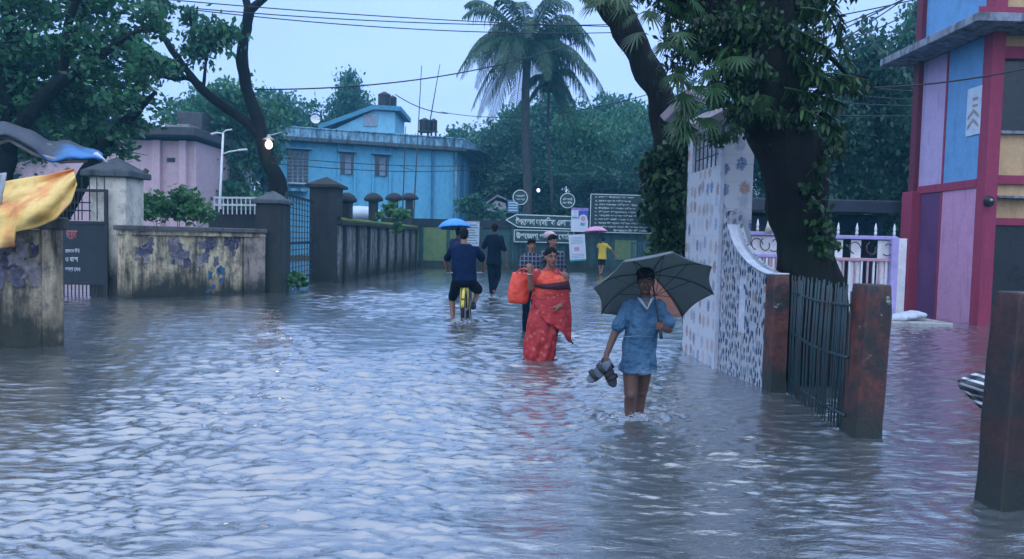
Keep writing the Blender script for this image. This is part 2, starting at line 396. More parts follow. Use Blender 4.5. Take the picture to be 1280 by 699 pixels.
def hair(P, M, s, root, style='short', vox=.009):
    mb = MB(); mb.ell(P(0,-.022,.040), (.083*s,.098*s,.092*s), M, 18, 12); mb.ell(P(0,-.055,-.005), (.074*s,.062*s,.085*s), M, 14, 10)
    if style == 'thick': mb.ell(P(.01,.01,.075), (.078*s,.085*s,.058*s), M); mb.ell(P(-.03,.04,.085), (.04*s,.045*s,.03*s), M)
    if style == 'bun': mb.ell(P(0,-.12,-.02), (.05*s,.045*s,.05*s), M); mb.ell(P(0,-.06,-.07), (.06*s,.05*s,.07*s), M)
    return mb.remesh('hair', M_hair, root, vox*s, 1, .006*s, 42)
def loft(mb, rl, n=36, amp=0, k=7, ph=0, fwd_=Vector((0,-1,0))):
    """rl: (centre, half width, half depth, foldiness)"""
    out = []
    for i, (c, hw, hd, fo) in enumerate(rl):
        ring = []
        for j in range(n):
            a = 2*math.pi*j/n; f = 1+fo*(math.sin(k*a+ph+i*.35)*.6+.4*math.sin((k*2-1)*a+ph*2-i*.2)); ce, se = math.cos(a), math.sin(a)
            ce = math.copysign(abs(ce)**.85, ce); se = math.copysign(abs(se)**.85, se)
            ring.append(Vector(c)+Vector((hw*ce*f, hd*se*f, 0)))
        out.append(ring)
    mb.rings(out)
def interp_rings(keys, m=5):
    out = []
    for i in range(len(keys)-1):
        a, b = keys[i], keys[i+1]
        for q in range(m):
            t = q/m; out.append((Vector(a[0]).lerp(Vector(b[0]), t), a[1]*(1-t)+b[1]*t, a[2]*(1-t)+b[2]*t, a[3]*(1-t)+b[3]*t))
    out.append(keys[-1]); return out

# ---- umbrella
def umbrella(name, label, apex, axis, Rr, H_, n, m_out, m_in, roll=0, grip=None, special=None, m_special=None, ribs=True, scallop=.06):
    ax = Vector(axis).normalized(); x = ax.cross(Vector((0,1,0.01))); x = x.normalized(); y = ax.cross(x); apex = Vector(apex)
    root = empty(name, tuple(grip or apex), label, 'umbrella')
    def pt(a, t): r = Rr*math.sin(t*1.25)/math.sin(1.25); z = -H_*(1-math.cos(t*1.25))/(1-math.cos(1.25)); return apex+x*r*math.cos(a)+y*r*math.sin(a)+ax*z
    for grp in ((False, True) if special is not None else (False,)):
        mb = MB()
        for k in range(n):
            if (special is not None and k in special) != grp: continue
            a0 = roll+2*math.pi*k/n; a1 = roll+2*math.pi*(k+1)/n; P = []
            for i in range(11):
                t = .02+.98*i/10; row = []
                for j in range(9):
                    v_ = j/8; p = pt(a0, t).lerp(pt(a1, t), v_); sag = math.sin(math.pi*v_); p = p+ax*(.010*sag*t) + (apex-ax*H_-p)*(scallop*sag*t*t); row.append(p)
                P.append(row)
            mb.grid(P)
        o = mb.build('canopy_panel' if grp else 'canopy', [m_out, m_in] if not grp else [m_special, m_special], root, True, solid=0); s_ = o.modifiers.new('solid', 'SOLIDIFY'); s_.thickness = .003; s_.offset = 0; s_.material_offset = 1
        me = o.data; bm_flip = [p for p in me.polygons][0].normal.dot(ax) < 0
        if bm_flip: me.flip_normals()
    if ribs:
        for k in range(n):
            a = roll+2*math.pi*k/n; mb = MB(); mb.tube([pt(a, t)-ax*.008 for t in (.02,.2,.4,.6,.8,1.01)], .0035, 5); rb_ = mb.build('rib', M_iron, root)
            mb = MB(); mb.tube([apex-ax*(H_*.95+.05), pt(a, .52)-ax*.008], .003, 5); mb.build('stretcher', M_iron, rb_)
    mb = MB(); e_ = Vector(grip) if grip else apex-ax*.75; mb.tube([apex+ax*.05, apex, e_], [.006,.007,.007], 8); mb.build('shaft', M_black, root, True)
    if grip:
        d_ = (e_-apex).normalized(); mb = MB(); mb.tube([e_-d_*.04, e_+d_*.02, e_+d_*.09], [.012,.015,.013], 8); mb.build('handle', M_black, root, True)
    return root

# ================= boy with umbrella
YB = 5.86; k = YB/F
def jb(px, py, dy=0): return at(px, py, YB+dy)
boy = empty('person', (W(793,522).x, YB, 0), 'barelegged boy in a pale blue shirt wading towards us under a tilted umbrella', 'person')
s = .86
hc = jb(807, 352, .0); f = V(-.18,-1,-.12)
mb = MB(); P_, M_ = head(mb, hc, f, s)
mb.caps(jb(807, 376, .03), hc+V(0,.01,-.05), .05*s, .045*s)
sh = {'l': jb(787, 383, .02), 'r': jb(825, 384, .0)}; pel = jb(798, 455, .02)
mb.caps(sh['l'], sh['r'], .048, .048); mb.ell(jb(805, 398, .02), (.115, .085, .13)); mb.caps(jb(804, 400, .02), pel, .095, .10); mb.ell(pel, (.115,.095,.09))
# arm holding sandals (image left)
el = jb(768, 418, -.0); wr = jb(758, 444, -.06); mb.caps(sh['l'], el, .042, .032); mb.caps(el, wr, .033, .022); hand(mb, wr, (wr-el).normalized()*.6+V(0,-.1,-.8), V(.9,.3,0), s, .9, 1)
# arm gripping umbrella
el2 = jb(836, 412, -.02); wr2 = jb(829, 411, -.16); mb.caps(sh['r'], el2, .042, .033); mb.caps(el2, wr2, .033, .024); hand(mb, wr2, V(-.35,-.8,.25), V(-.8,.35,.1), s, 1.15, -1)
# legs
kn = jb(788, 493, -.05); an = Vector((W(786,522).x, YB-.02, -.03)); mb.caps(jb(789, 452, .0), kn, .075, .050); mb.ell(kn+V(0,-.012,0), (.045,.045,.05)); mb.caps(kn+V(0,.01,-.03), kn.lerp(an, .4)+V(0,.018,0), .046, .046); mb.caps(kn.lerp(an, .4)+V(0,.018,0), an, .046, .034); mb.caps(an, an+V(0,.02,-.22), .034, .03)
kn2 = jb(802, 489, .10); an2 = Vector((W(798,519).x, YB+.12, -.03)); mb.caps(jb(806, 452, .03), kn2, .075, .050); mb.ell(kn2+V(0,-.012,0), (.044,.044,.05)); mb.caps(kn2, kn2.lerp(an2, .4)+V(0,.018,0), .045, .045); mb.caps(kn2.lerp(an2, .4)+V(0,.018,0), an2, .045, .033); mb.caps(an2, an2+V(0,.03,-.22), .033, .03)
body = mb.remesh('body', M_skind, boy, .0065, 3); face(P_, M_, s, body, M_skind, (.10,.035,.035)); hair(P_, M_, s, boy, 'thick', .008)
t = NT('shirt_blue'); n_ = t.noise(7, None, 6, .65); n2_ = t.noise(3, t.mapp((1,1,1.6)), 5); z = t.xyz()[2]
c_ = t.mix(t.rng(n_, .35, .7), (.035,.10,.18), (.07,.165,.265)); c_ = t.mix(t.rng(n2_, .5, .62, 0, .55), c_, (.03,.085,.17)); c_ = t.mix(t.math('MULTIPLY', t.rng(t.math('ADD', z, t.rng(n2_, .3, .7, -.12, .12)), .50, .36), .55), c_, (.20,.30,.42))
t.bump(t.math('ADD', n2_, t.math('MULTIPLY', n_, .6)), 1, .07); M_shirt = t.fin(c_, .7, .25)
mb = MB(); keys = [(jb(806, 371, .02), 8*k, .045, 0), (jb(806, 377, .02), 17*k, .075, 0), (jb(805, 386, .02), 23*k, .10, .01), (jb(804, 402, .02), 21.5*k, .115, .02), (jb(801, 420, .02), 20.5*k, .115, .035), (jb(798, 440, .02), 21.5*k, .125, .05), (jb(797, 455, .02), 22.5*k, .13, .06), (jb(797, 464, .02), 23*k, .135, .07)]
loft(mb, interp_rings(keys), 40, k=5); mb.caps(sh['l'], sh['r'], .058, .058)
mb.caps(sh['l']+V(.02,0,.005), jb(779, 398, 0), .052, .056); mb.caps(jb(779, 398, 0), jb(773, 408, 0), .054, .056); mb.caps(sh['r']+V(-.02,0,.005), jb(832, 398, -.01), .052, .055); mb.caps(jb(832, 398, -.01), jb(834, 403, -.03), .055, .058)
o = mb.remesh('shirt', M_shirt, boy, .0075, 2, .014, 12)
M_collar = mk('collar_pale', (.34,.44,.54), .7, .15, 10)
mb = MB(); fr = lambda px, py, dy: jb(px, py, dy)
mb.grid([[fr(796, 371, -.055), fr(800, 373, -.088)], [fr(801, 379, -.085), fr(804, 378, -.11)], [fr(808, 389, -.108), fr(809, 386, -.122)]]); mb.grid([[fr(818, 371, -.055), fr(814, 373, -.088)], [fr(814, 379, -.085), fr(812, 378, -.11)], [fr(809, 389, -.108), fr(809, 386, -.122)]]); mb.build('collar', M_collar, boy, True, solid=.006)
mb = MB(); mb.prism([fr(803, 376, -.098), fr(813, 376, -.098), fr(808.5, 386, -.112)], V(0,.02,0)); mb.build('neck_opening', M_skind, boy)
mb = MB(); mb.tube([jb(779+i*4.2, 420.5+.4*math.sin(i), -.093-.03*math.sin(i/9*math.pi)) for i in range(10)], .004, 6); mb.build('waist_seam', mk('seam_blue', (.13,.22,.32), .7), boy, True)
mb = MB(); mb.caps(jb(790, 448, .01), jb(789.5, 456, -.0), .080, .076); mb.caps(jb(806, 448, .03), jb(805, 456, .04), .080, .076); mb.remesh('shorts', mk('shorts_dark', (.02,.03,.05), .8), boy, .009, 2)
# sandals in hand
hp = jb(755, 460, -.07); M_sand = mk('sandal_greyblue', (.10,.14,.18), .5, .3, 12)
sd_ = empty('sandals', tuple(hp), 'pair of dark grey sandals dangling from the boy\'s hand', 'sandals')
def sandal(c, d, n, mt):
    d = Vector(d).normalized(); n = Vector(n); n = (n-d*n.dot(d)).normalized(); x = d.cross(n); P = []
    mb = MB(); out = [c+d*(.125*math.cos(a))+x*((.046+.008*math.cos(a))*math.sin(a)) for a in [i/20*6.283 for i in range(20)]]; mb.prism(out, n*.022); so = mb.build('sole', mt, sd_, bevel=.004)
    for q in (-.035, .045):
        mb = MB(); mb.grid([[c+d*(q-.018+.036*j/3)+x*(.05*math.cos(a))+n*(.022+.045*math.sin(a)) for j in range(4)] for a in [i/10*math.pi for i in range(11)]]); mb.build('strap', M_black, so, True, solid=.006)
sandal(jb(750, 465, -.10), (-.35,.1,-.35), (-.55,-.75,.3), M_sand); sandal(jb(760, 466, -.04), (.35,-.2,-.85), (.5,-.8,-.2), M_black)
# umbrella
def fabric(name, c, tr, ct):
    m_ = mk(name, c, .6, .2, 6, .2); nt = m_.node_tree; o_ = [x for x in nt.nodes if x.type == 'OUTPUT_MATERIAL'][0]; b_ = [x for x in nt.nodes if x.type == 'BSDF_PRINCIPLED'][0]
    tl = nt.nodes.new('ShaderNodeBsdfTranslucent'); tl.inputs[0].default_value = (*ct, 1); ms = nt.nodes.new('ShaderNodeMixShader'); ms.inputs[0].default_value = tr
    nt.links.new(b_.outputs[0], ms.inputs[1]); nt.links.new(tl.outputs[0], ms.inputs[2]); nt.links.new(ms.outputs[0], o_.inputs[0]); return m_
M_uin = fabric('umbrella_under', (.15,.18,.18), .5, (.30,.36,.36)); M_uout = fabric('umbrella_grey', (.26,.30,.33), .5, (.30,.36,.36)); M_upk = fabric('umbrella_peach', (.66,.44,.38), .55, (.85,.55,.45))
ax = V(-.06, .63, .775); rc = jb(818, 364, -.02); Hh = .17; ap = rc+ax.normalized()*Hh
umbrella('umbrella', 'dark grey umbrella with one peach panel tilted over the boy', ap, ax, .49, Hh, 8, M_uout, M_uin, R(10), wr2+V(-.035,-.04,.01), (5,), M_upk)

# ================= woman in red
YW = 8.72; k = YW/F
def jw(px, py, dy=0): return at(px, py, YW+dy)
wo_ = empty('person', (W(673,450).x, YW, 0), 'woman in a patterned red dress and shawl wading with a red bag on her shoulder', 'person')
s = .95; hc = jw(689, 322, 0); f = V(.28,-1,-.04); mb = MB(); P_, M_ = head(mb, hc, f, s)
mb.caps(jw(687, 338, .03), hc+V(0,.01,-.06), .056, .05)
shl = jw(671, 343, .02); shr = jw(706, 346, .03); mb.caps(shl, shr, .055, .055); mb.ell(jw(688, 360, .03), (.15,.11,.16)); mb.caps(jw(688, 370, .03), jw(682, 400, .03), .12, .13)
el = jw(664, 360, -.06); wr = jw(662.5, 341, -.15); mb.caps(shl, el, .05, .042); mb.caps(el, wr, .043, .028); hand(mb, wr, V(-.1,-.1,.9), V(-.4,.9,.1), .95, 1.1, -1)
el2 = jw(708, 370, .02); wr2_ = jw(699, 383, -.14); mb.caps(shr, el2, .05, .04); mb.caps(el2, wr2_, .04, .028); hand(mb, wr2_, V(-.9,-.2,.1), V(0,.6,-.6), .95, .6, 1)
for px in (668, 681): mb.caps(jw(px, 420, .03), Vector((jw(px, 440, .03).x, YW+.03, -.3)), .06, .04)
body = mb.remesh('body', M_skin, wo_, .008, 3); face(P_, M_, s, body, M_skin, (.22,.05,.05)); hair(P_, M_, s, wo_, 'bun', .010)
t = NT('dress_red'); v = t.vor(13, None); n_ = t.noise(9, None, 6, .7); c_ = t.mix(t.rng(n_, .35, .65), (.34,.025,.035), (.52,.055,.055)); c_ = t.mix(t.rng(v, .22, .30, .75, 0), c_, (.55,.16,.10)); v2 = t.vor(24, None); c_ = t.mix(t.rng(v2, .15, .2, .6, 0), c_, (.12,.015,.03))
t.bump(t.noise(6, t.mapp((1.3,1.3,.4)), 5), .8, .03); M_dress = t.fin(c_, .7, .25)
mb = MB(); keys = [(jw(687, 336, .03), 8*k, .05, 0), (jw(687, 342, .03), 17*k, .09, 0), (jw(688, 352, .03), 19*k, .13, .01), (jw(686, 375, .03), 20*k, .15, .03), (jw(681, 400, .03), 21*k, .16, .05), (jw(676, 425, .03), 20*k, .17, .07), (jw(674, 442, .03), 19.5*k, .17, .08), (Vector((jw(673, 449, .03).x, YW+.03, -.02)), 18.5*k, .16, .09), (Vector((jw(673, 449, .03).x, YW+.03, -.2)), 17*k, .15, .09)]
loft(mb, interp_rings(keys, 6), 48, k=9); mb.caps(shl, shl.lerp(el, .6), .07, .068); mb.remesh('dress', M_dress, wo_, .010, 1, .018, 9)
# shawl: full wrap, hem dips to a corner on the right
t = NT('shawl_red'); n_ = t.noise(7, None, 5, .7); z = t.xyz(); v = t.vor(16, None); c_ = t.mix(t.rng(n_, .4, .62), (.64,.05,.035), (.76,.15,.06)); c_ = t.mix(t.rng(v, .12, .2, .8, 0), c_, (.60,.24,.20))
hgt = t.math('ADD', z[2], t.math('MULTIPLY', z[0], -.25)); low = t.rng(hgt, .78, .66)
c2 = t.mix(t.rng(v, .2, .3, .8, 0), t.mix(t.rng(n_, .35, .65), (.36,.025,.035), (.54,.055,.055)), (.55,.15,.10)); c_ = t.mix(low, c_, c2)
t.bump(t.noise(5, t.mapp((.7,.7,1.6)), 5), 1, .05); M_shawl = t.fin(c_, .65, .25)
P = []; NU = 72; NV = 26
for i in range(NU+1):
    a = 2*math.pi*i/NU; ca, sa = math.cos(a), math.sin(a); row = []
    # a=0 image right, 90deg away from camera (+y), 180 image left, 270 towards camera
    hem = 398+4*math.sin(3*a)
    right = max(0, math.cos(a+.35))**3; hem += 33*right; hem -= 22*max(0, math.cos(a-math.pi))**2
    for j in range(NV+1):
        v_ = j/NV; y_ = 339+(hem-339)*v_; hw = (7+14.5*min(1, v_*5)**.6+(5.5*v_*max(0, ca)))*k; hd = .06+.12*min(1, v_*4)**.7+.02*v_; fo = 1+.05*v_*math.sin(9*a+v_*4)+.03*math.sin(5*a-7*v_)
        c = jw(689-2*v_-1*max(0, -ca), y_, .03); row.append(c+Vector((hw*ca*fo, hd*sa*fo, .012*math.sin(v_*22+a*2)*(.3+max(0,-sa)))))
    P.append(row)
mb = MB(); mb.grid(P); mb.build('shawl', M_shawl, wo_, True, solid=.008)
# dark border running over the chest and along the hem
def shp(a, y_):
    ca, sa = math.cos(a), math.sin(a); v_ = min(1, max(0, (y_-339)/62)); hw = (7+14.5*min(1, v_*5)**.6+(5.5*v_*max(0, ca)))*k+.012; hd = .06+.12*min(1, v_*4)**.7+.02*v_+.014; fo = 1+.05*v_*math.sin(9*a+v_*4)+.03*math.sin(5*a-7*v_)
    return jw(689-2*v_-1*max(0, -ca), y_, .03)+Vector((hw*ca*fo, hd*sa*fo, 0))
mb = MB(); Pb = []
for i in range(31):
    u = i/30; a = R(200+165*u); yc = 357+1.5*math.sin(u*3)-4*u+9*max(0, u-.8)*4; hw_ = 1.2+3.6*min(1, u*1.6); Pb.append([shp(a, yc-hw_), shp(a, yc), shp(a, yc+hw_)])
mb.grid(Pb); mb.build('shawl_border', mk('border_maroon', (.05,.008,.02), .7, .3, 9), wo_, True, solid=.006)
mb = MB(); a0 = jw(700, 412, -.13); Pc = []
for i in range(13): u = i/12; Pc.append([jw(699+17*u, 411+20*u, -.13+.12*u), jw(700+17*u, 409+20*u, -.135+.12*u)])
mb.grid(Pc); mb.build('shawl_border', MATS['border_maroon'], wo_, True, solid=.006)
mb = MB(); c = jw(662.5, 343, -.15); mb.tube([c+Vector((.032*math.cos(q/12*6.283), .032*math.sin(q/12*6.283), 0)) for q in range(13)], .005, 6, False); mb.build('bracelet', mk('bangle', (.6,.5,.45), .3), wo_, True)
# bag
t = NT('bag_red'); n_ = t.noise(5, None, 4); t.bump(n_, .7, .05); M_bag = t.fin(t.mix(t.rng(n_, .3, .7), (.70,.06,.035), (.82,.11,.06)), .5, .3)
bg_ = empty('shopping_bag', tuple(jw(648, 378, 0)), 'bright red cloth bag hanging behind the woman\'s shoulder', 'bag')
mb = MB(); keys = [(jw(651, 341, .12), 10*k, .05, .02), (jw(650, 350, .12), 12*k, .08, .03), (jw(648.5, 364, .12), 13.5*k, .10, .03), (jw(647.5, 375, .12), 13.5*k, .10, .03), (jw(647.5, 379, .12), 12*k, .085, .02)]
loft(mb, interp_rings(keys, 4), 30, k=4); mb.remesh('bag_body', M_bag, bg_, .012, 2, .012, 8)
for q in (-4, 3): mb = MB(); mb.tube(smooth_path([jw(648+q, 343, .10), jw(655+q*.5, 336, .0), jw(662, 337, -.13)], 4), .009, 6); mb.build('handle', M_bag, bg_, True)

# ================= cyclist
YC = 12.6; k = YC/F
def jc(px, py, dy=0): return at(px, py, YC+dy)
cyw = W(580, 402); bx = jc(580, 380).x
bi = empty('bicycle', (bx, YC, 0), 'yellow framed bicycle ridden away through the water, rear wheel facing us', 'bicycle')
def wheel(c, nm):
    w_ = empty('wheel_tmp', (0,0,0)); bpy.data.objects.remove(w_)
    R_ = .32; pts = [c+Vector((0, R_*math.cos(q/36*6.283), R_*math.sin(q/36*6.283))) for q in range(37)]
    mb = MB(); mb.tube(pts, .034, 9, False); wl = mb.build('wheel', M_black, bi, True)
    mb = MB(); mb.tube([c+(p-c)*.885 for p in pts], .014, 6, False); mb.build('rim', M_steel, wl, True)
    mb = MB()
    for q in range(24): mb.tube([c+Vector((.03*(-1)**q, 0, 0)), c+(pts[int(q*1.5)]-c)*.87], .0022, 4)
    mb.tube([c-Vector((.05,0,0)), c+Vector((.05,0,0))], .022, 8); mb.build('spokes', M_steel, wl, True)
rw = Vector((bx, YC+.02, .20)); fwc = Vector((bx+.02, YC+1.04, .20)); wheel(rw, ''); wheel(fwc, '')
M_yf = mk('frame_yellow', (.62,.55,.10), .35, .2, 9, .05)
bbk = rw+V(0,.44,-.02); st = Vector((bx, YC+.30, .68)); hd_ = Vector((bx+.01, YC+.84, .74))
for (p, q, r_) in ((bbk, st, .018), (bbk, hd_-UPv*.12, .02), (st-UPv*.06, hd_, .018), (hd_-UPv*.16, hd_+UPv*.06, .022)): mb = MB(); mb.tube([p, q], r_, 8); mb.build('frame_tube', M_yf, bi, True)
for sx_ in (-1, 1):
    mb = MB(); mb.tube([rw+V(.065*sx_,0,0), bbk+V(.03*sx_,0,0)], .011, 6); mb.build('chain_stay', M_yf, bi, True)
    mb = MB(); mb.tube([rw+V(.065*sx_,0,0), rw+V(.06*sx_,.05,.35), st-UPv*.08+V(.02*sx_,0,0)], .012, 6); mb.build('seat_stay', M_yf, bi, True)
    mb = MB(); mb.tube([fwc+V(.055*sx_,0,0), fwc+V(.05*sx_,-.04,.36), hd_-UPv*.16], .013, 6); mb.build('fork_blade', M_yf, bi, True)
mb = MB(); Pq = []
for q in range(13):
    a = R(60+q*9); row = []
    for j in range(5): b_ = (j/4-.5); row.append(rw+Vector((.052*b_, -.39*math.cos(a)*-1*-1 if False else -.39*math.cos(math.pi-a), .375*math.sin(a)-.02*abs(b_)*2)))
    Pq.append(row)
mb.grid(Pq); mb.build('mudguard', M_yf, bi, True, solid=.004)
mb = MB(); mb.ell(st+V(0,-.02,.10), (.09,.13,.035)); mb.ell(st+V(0,.10,.10), (.03,.10,.025)); mb.tube([st, st+V(0,0,.09)], .014, 6); mb.build('saddle', M_black, bi, True)
hl = jc(560, 341, .80); hr = jc(604, 341, .80); hm = Vector((bx+.01, hl.y, hl.z)); mb = MB(); mb.tube([hl+V(0,-.12,0), hl+V(.05,0,.0), hm, hr+V(-.05,0,.0), hr+V(0,-.12,0)], .012, 7); mb.tube([hd_, hm], .014, 7); mb.build('handlebar', M_steel, bi, True)
mb = MB(); mb.lathe(bbk, [(.02,-.02),(.085,0),(.02,.02)], 16); mb.build('chainring', M_steel, bi) if False else None
mb = MB(); mb.tube([bbk+V(.04,0,0), bbk+V(.08,.0,0), bbk+V(.09,.06,.14), bbk+V(.17,.06,.14)], .010, 6); mb.build('crank', M_steel, bi, True)
mb = MB(); mb.tube([bbk-V(.04,0,0), bbk-V(.08,.0,0), bbk-V(.09,.06,.14), bbk-V(.17,.06,.14)], .010, 6); mb.build('crank', M_steel, bi, True)
mb = MB(); mb.box(rw+V(0,-.33,.20), (.05,.02,.035)); mb.build('reflector', mk('reflector_red', (.4,.03,.02), .2), bi, bevel=.005)
cy_ = empty('person', (bx, YC, 0), 'cyclist in a navy T-shirt and dark shorts seen from behind', 'person')
s = 1.0; hc = jc(580, 294, .42); f = V(0,1,-.15); mb = MB(); P_, M_ = head(mb, hc, f, s)
nk = jc(580, 307, .36); mb.caps(nk, hc+V(0,-.02,-.05), .06, .055); shl = jc(566, 313, .34); shr = jc(595, 313, .34)
mb.caps(shl, shr, .06, .06); mb.caps(jc(580, 322, .30), jc(580, 345, .16), .15, .13); mb.ell(jc(580, 350, .14), (.17,.13,.12))
el = jc(557, 326, .5); wr = jc(559.5, 337, .70); mb.caps(shl, el, .05, .04); mb.caps(el, wr, .04, .03); hand(mb, wr, V(.1,.7,-.3), V(0,-.3,-.9), .95, 1.2, 1)
el = jc(604, 326, .5); wr = jc(604, 337, .70); mb.caps(shr, el, .05, .04); mb.caps(el, wr, .04, .03); hand(mb, wr, V(-.1,.7,-.3), V(0,-.3,-.9), .95, 1.2, -1)
kn = jc(565, 374, .46); an = jc(566, 396, .34); mb.caps(jc(573, 352, .14), kn, .09, .065); mb.caps(kn, an, .06, .04); mb.caps(an, an+V(0,.02,-.12), .04, .035); mb.caps(an+V(0,-.02,-.14), an+V(0,.15,-.17), .04, .03)
kn2 = jc(598, 362, .62); an2 = jc(592, 380, .34); mb.caps(jc(587, 352, .14), kn2, .09, .065); mb.caps(kn2, an2, .06, .038)
body = mb.remesh('body', M_skin2, cy_, .011, 3); hair(P_, M_, s, cy_, 'short', .011)
M_navy = mk('tshirt_navy', (.006,.014,.05), .9, .3, 6, .5, .06, bd=.03); M_shd = mk('shorts_black', (.008,.010,.018), .9, .3, 6, .4, .06)
mb = MB(); keys = [(jc(580, 305, .36), 8*k, .08, 0), (jc(580, 309, .34), 14*k, .11, 0), (jc(580, 316, .32), 16.5*k, .15, .01), (jc(580, 330, .24), 15.5*k, .16, .02), (jc(581, 343, .16), 14.5*k, .16, .03), (jc(581, 351, .12), 15*k, .17, .04)]
loft(mb, interp_rings(keys, 5), 36, k=6); mb.caps(shl, shl.lerp(jc(557, 326, .5), .75), .075, .07); mb.caps(shr, shr.lerp(jc(604, 326, .5), .75), .075, .07); mb.remesh('tshirt', M_navy, cy_, .014, 2, .012, 8)
mb = MB(); mb.ell(jc(580, 352, .13), (.20,.17,.11)); mb.caps(jc(572, 353, .14), jc(566, 371, .42), .11, .085); mb.caps(jc(588, 353, .14), jc(597, 362, .56), .11, .095); mb.remesh('shorts', M_shd, cy_, .014, 2, .008, 8)
mb = MB(); mb.caps(an2+V(.0,-.05,-.05), an2+V(.0,.17,-.06), .052, .045); mb.caps(an2, an2+V(0,0,-.05), .045, .05); mb.remesh('shoe', M_black, cy_, .012, 2)

# ================= generic walkers seen at a distance
def walker(label, Y0, hx, hy, wx, wy, s, away, shirt, pants, skin, pose, hairst='short', sh_hw=.19, longs=True, sleeves=.5):
    """joints measured at depth Y0; pose gives pixel joints"""
    J = lambda p, dy=0: at(p[0], p[1], Y0+dy)
    fx = 1 if away else -1; root = empty('person', (at(wx, wy, Y0).x, Y0, 0), label, 'person'); hc = J((hx, hy)); f = V(pose.get('fx', 0), fx, -.05)
    mb = MB(); P_, M_ = head(mb, hc, f, s); nk = hc-UPv*.16*s; mb.caps(nk-UPv*.02*s, hc-UPv*.05*s, .06*s, .055*s)
    sl = nk+V(-sh_hw*.78*s,0,-.06*s); sr = nk+V(sh_hw*.78*s,0,-.06*s); mb.caps(sl, sr, .055*s, .055*s); pel = nk-UPv*.56*s+V(pose.get('px', 0),0,0)
    mb.caps(nk-UPv*.2*s, pel, .13*s, .12*s); mb.ell(pel, (.16*s,.12*s,.11*s))
    sleeve = []
    for key, S_, sd in (('la', sl, 1), ('ra', sr, -1)):
        if key in pose: e_ = J(pose[key][0], pose[key][2] if len(pose[key]) > 2 else 0); w_ = J(pose[key][1], pose[key][2] if len(pose[key]) > 2 else 0)
        else: e_ = S_+V(-.05*sd, 0, -.28*s); w_ = e_+V(0, fx*.06, -.24*s)
        mb.caps(S_, e_, .046*s, .036*s); mb.caps(e_, w_, .036*s, .026*s); hand(mb, w_, (w_-e_), V(sd,0,0), s, .7, sd); sleeve.append((S_, S_.lerp(e_, sleeves*1.6 if sleeves < .6 else 1), e_, w_))
    legs = []
    for key, ox in (('ll', -1), ('rl', 1)):
        H_ = pel+V(.085*ox*s,0,-.05*s)
        if key in pose: K_ = J(pose[key][0], pose[key][2]); A_ = J(pose[key][1], pose[key][2]+pose[key][3])
        else: K_ = Vector((H_.x, H_.y+.05*ox, H_.z-.40*s)); A_ = Vector((K_.x, K_.y-.05*ox, min(K_.z-.38*s, -.05)))
        mb.caps(H_, K_, .08*s, .055*s); mb.caps(K_, A_, .052*s, .036*s); mb.caps(A_+V(0,-.03*fx,-.04), A_+V(0,.14*fx*s,-.055), .036*s, .03*s); legs.append((H_, K_, A_))
    body = mb.remesh('body', skin, root, .014, 2)
    if not away: face(P_, M_, s, body, skin)
    hair(P_, M_, s, root, hairst, .013)
    mb = MB(); keys = [(nk+UPv*.015, .07*s, .07*s, 0), (nk-UPv*.04*s, sh_hw*.8*s, .10*s, 0), (nk-UPv*.12*s, sh_hw*.98*s, .13*s, .01), (nk.lerp(pel, .6), sh_hw*.86*s, .13*s, .03), (pel-UPv*.02*s, sh_hw*.95*s, .14*s, .04), (pel-UPv*pose.get('hem', .12)*s, sh_hw*1.0*s, .15*s, .05)]
    loft(mb, interp_rings(keys, 4), 32, k=6)
    for (S_, m_, e_, w_) in sleeve:
        mb.caps(S_, m_, .065*s, .058*s)
        if sleeves > .9: mb.caps(e_, e_.lerp(w_, .9), .055*s, .045*s)
    mb.remesh('shirt', shirt, root, .016, 2, .012, 8); mb = MB(); mb.ell(pel, (.18*s,.14*s,.12*s))
    for H_, K_, A_ in legs:
        mb.caps(H_, K_, .10*s, .075*s)
        if longs: mb.caps(K_, K_.lerp(A_, .9), .072*s, .055*s)
    mb.remesh('trousers' if longs else 'shorts', pants, root, .016, 2, .008, 8); return root, hc
M_dk = mk('shirt_darkblue', (.005,.010,.024), .9, .3, 6, .4, .06); M_dk2 = mk('trousers_dark', (.006,.010,.022), .9, .3, 6, .4, .06)
walker('man in dark clothes walking away barefoot ahead of the cyclist on his right', 18, 618.5, 285.5, 614, 372, 1.0, True, M_dk, M_dk2, M_skind,
       {'la': ((603, 312), (606, 322), .05), 'ra': ((632, 316), (633.5, 331), -.02), 'll': ((614, 349), (614.5, 367), .0, .05), 'rl': ((622, 347), (617.5, 363), .10, -.12), 'hem': .16})
r2, hc2 = walker('person in dark blue top half hidden ahead of the cyclist under the blue umbrella', 19, 573, 291, 571, 370, .95, True, mk('shirt_blueblack', (.02,.035,.09), .8), M_dk2, M_skind, {'ra': ((581, 306), (578, 299), .1), 'la': ((563, 312), (561, 325), .1), 'hem': .2})
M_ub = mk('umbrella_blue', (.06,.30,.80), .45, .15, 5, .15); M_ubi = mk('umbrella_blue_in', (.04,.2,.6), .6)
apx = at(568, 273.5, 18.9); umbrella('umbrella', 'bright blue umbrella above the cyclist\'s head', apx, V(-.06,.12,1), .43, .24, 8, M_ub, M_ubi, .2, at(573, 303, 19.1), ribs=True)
t = NT('plaid_shirt'); wv = t.xyz(); ga = t.rng(t.math('PINGPONG', wv[0], .03), .006, .011, 1, 0); gb = t.rng(t.math('PINGPONG', wv[2], .034), .006, .011, 1, 0); M_plaid = t.fin(t.mix(t.math('MULTIPLY', t.math('MAXIMUM', ga, gb), .85), (.015,.02,.045), (.16,.18,.22)), .8, .2)
walker('child in a dark checked shirt walking behind the woman\'s bag shoulder', 11.4, 664.5, 307, 661, 425, .80, False, M_plaid, M_dk2, M_skin2, {'fx': .15, 'ra': ((671, 335), (668, 350), -.05)}, 'thick')
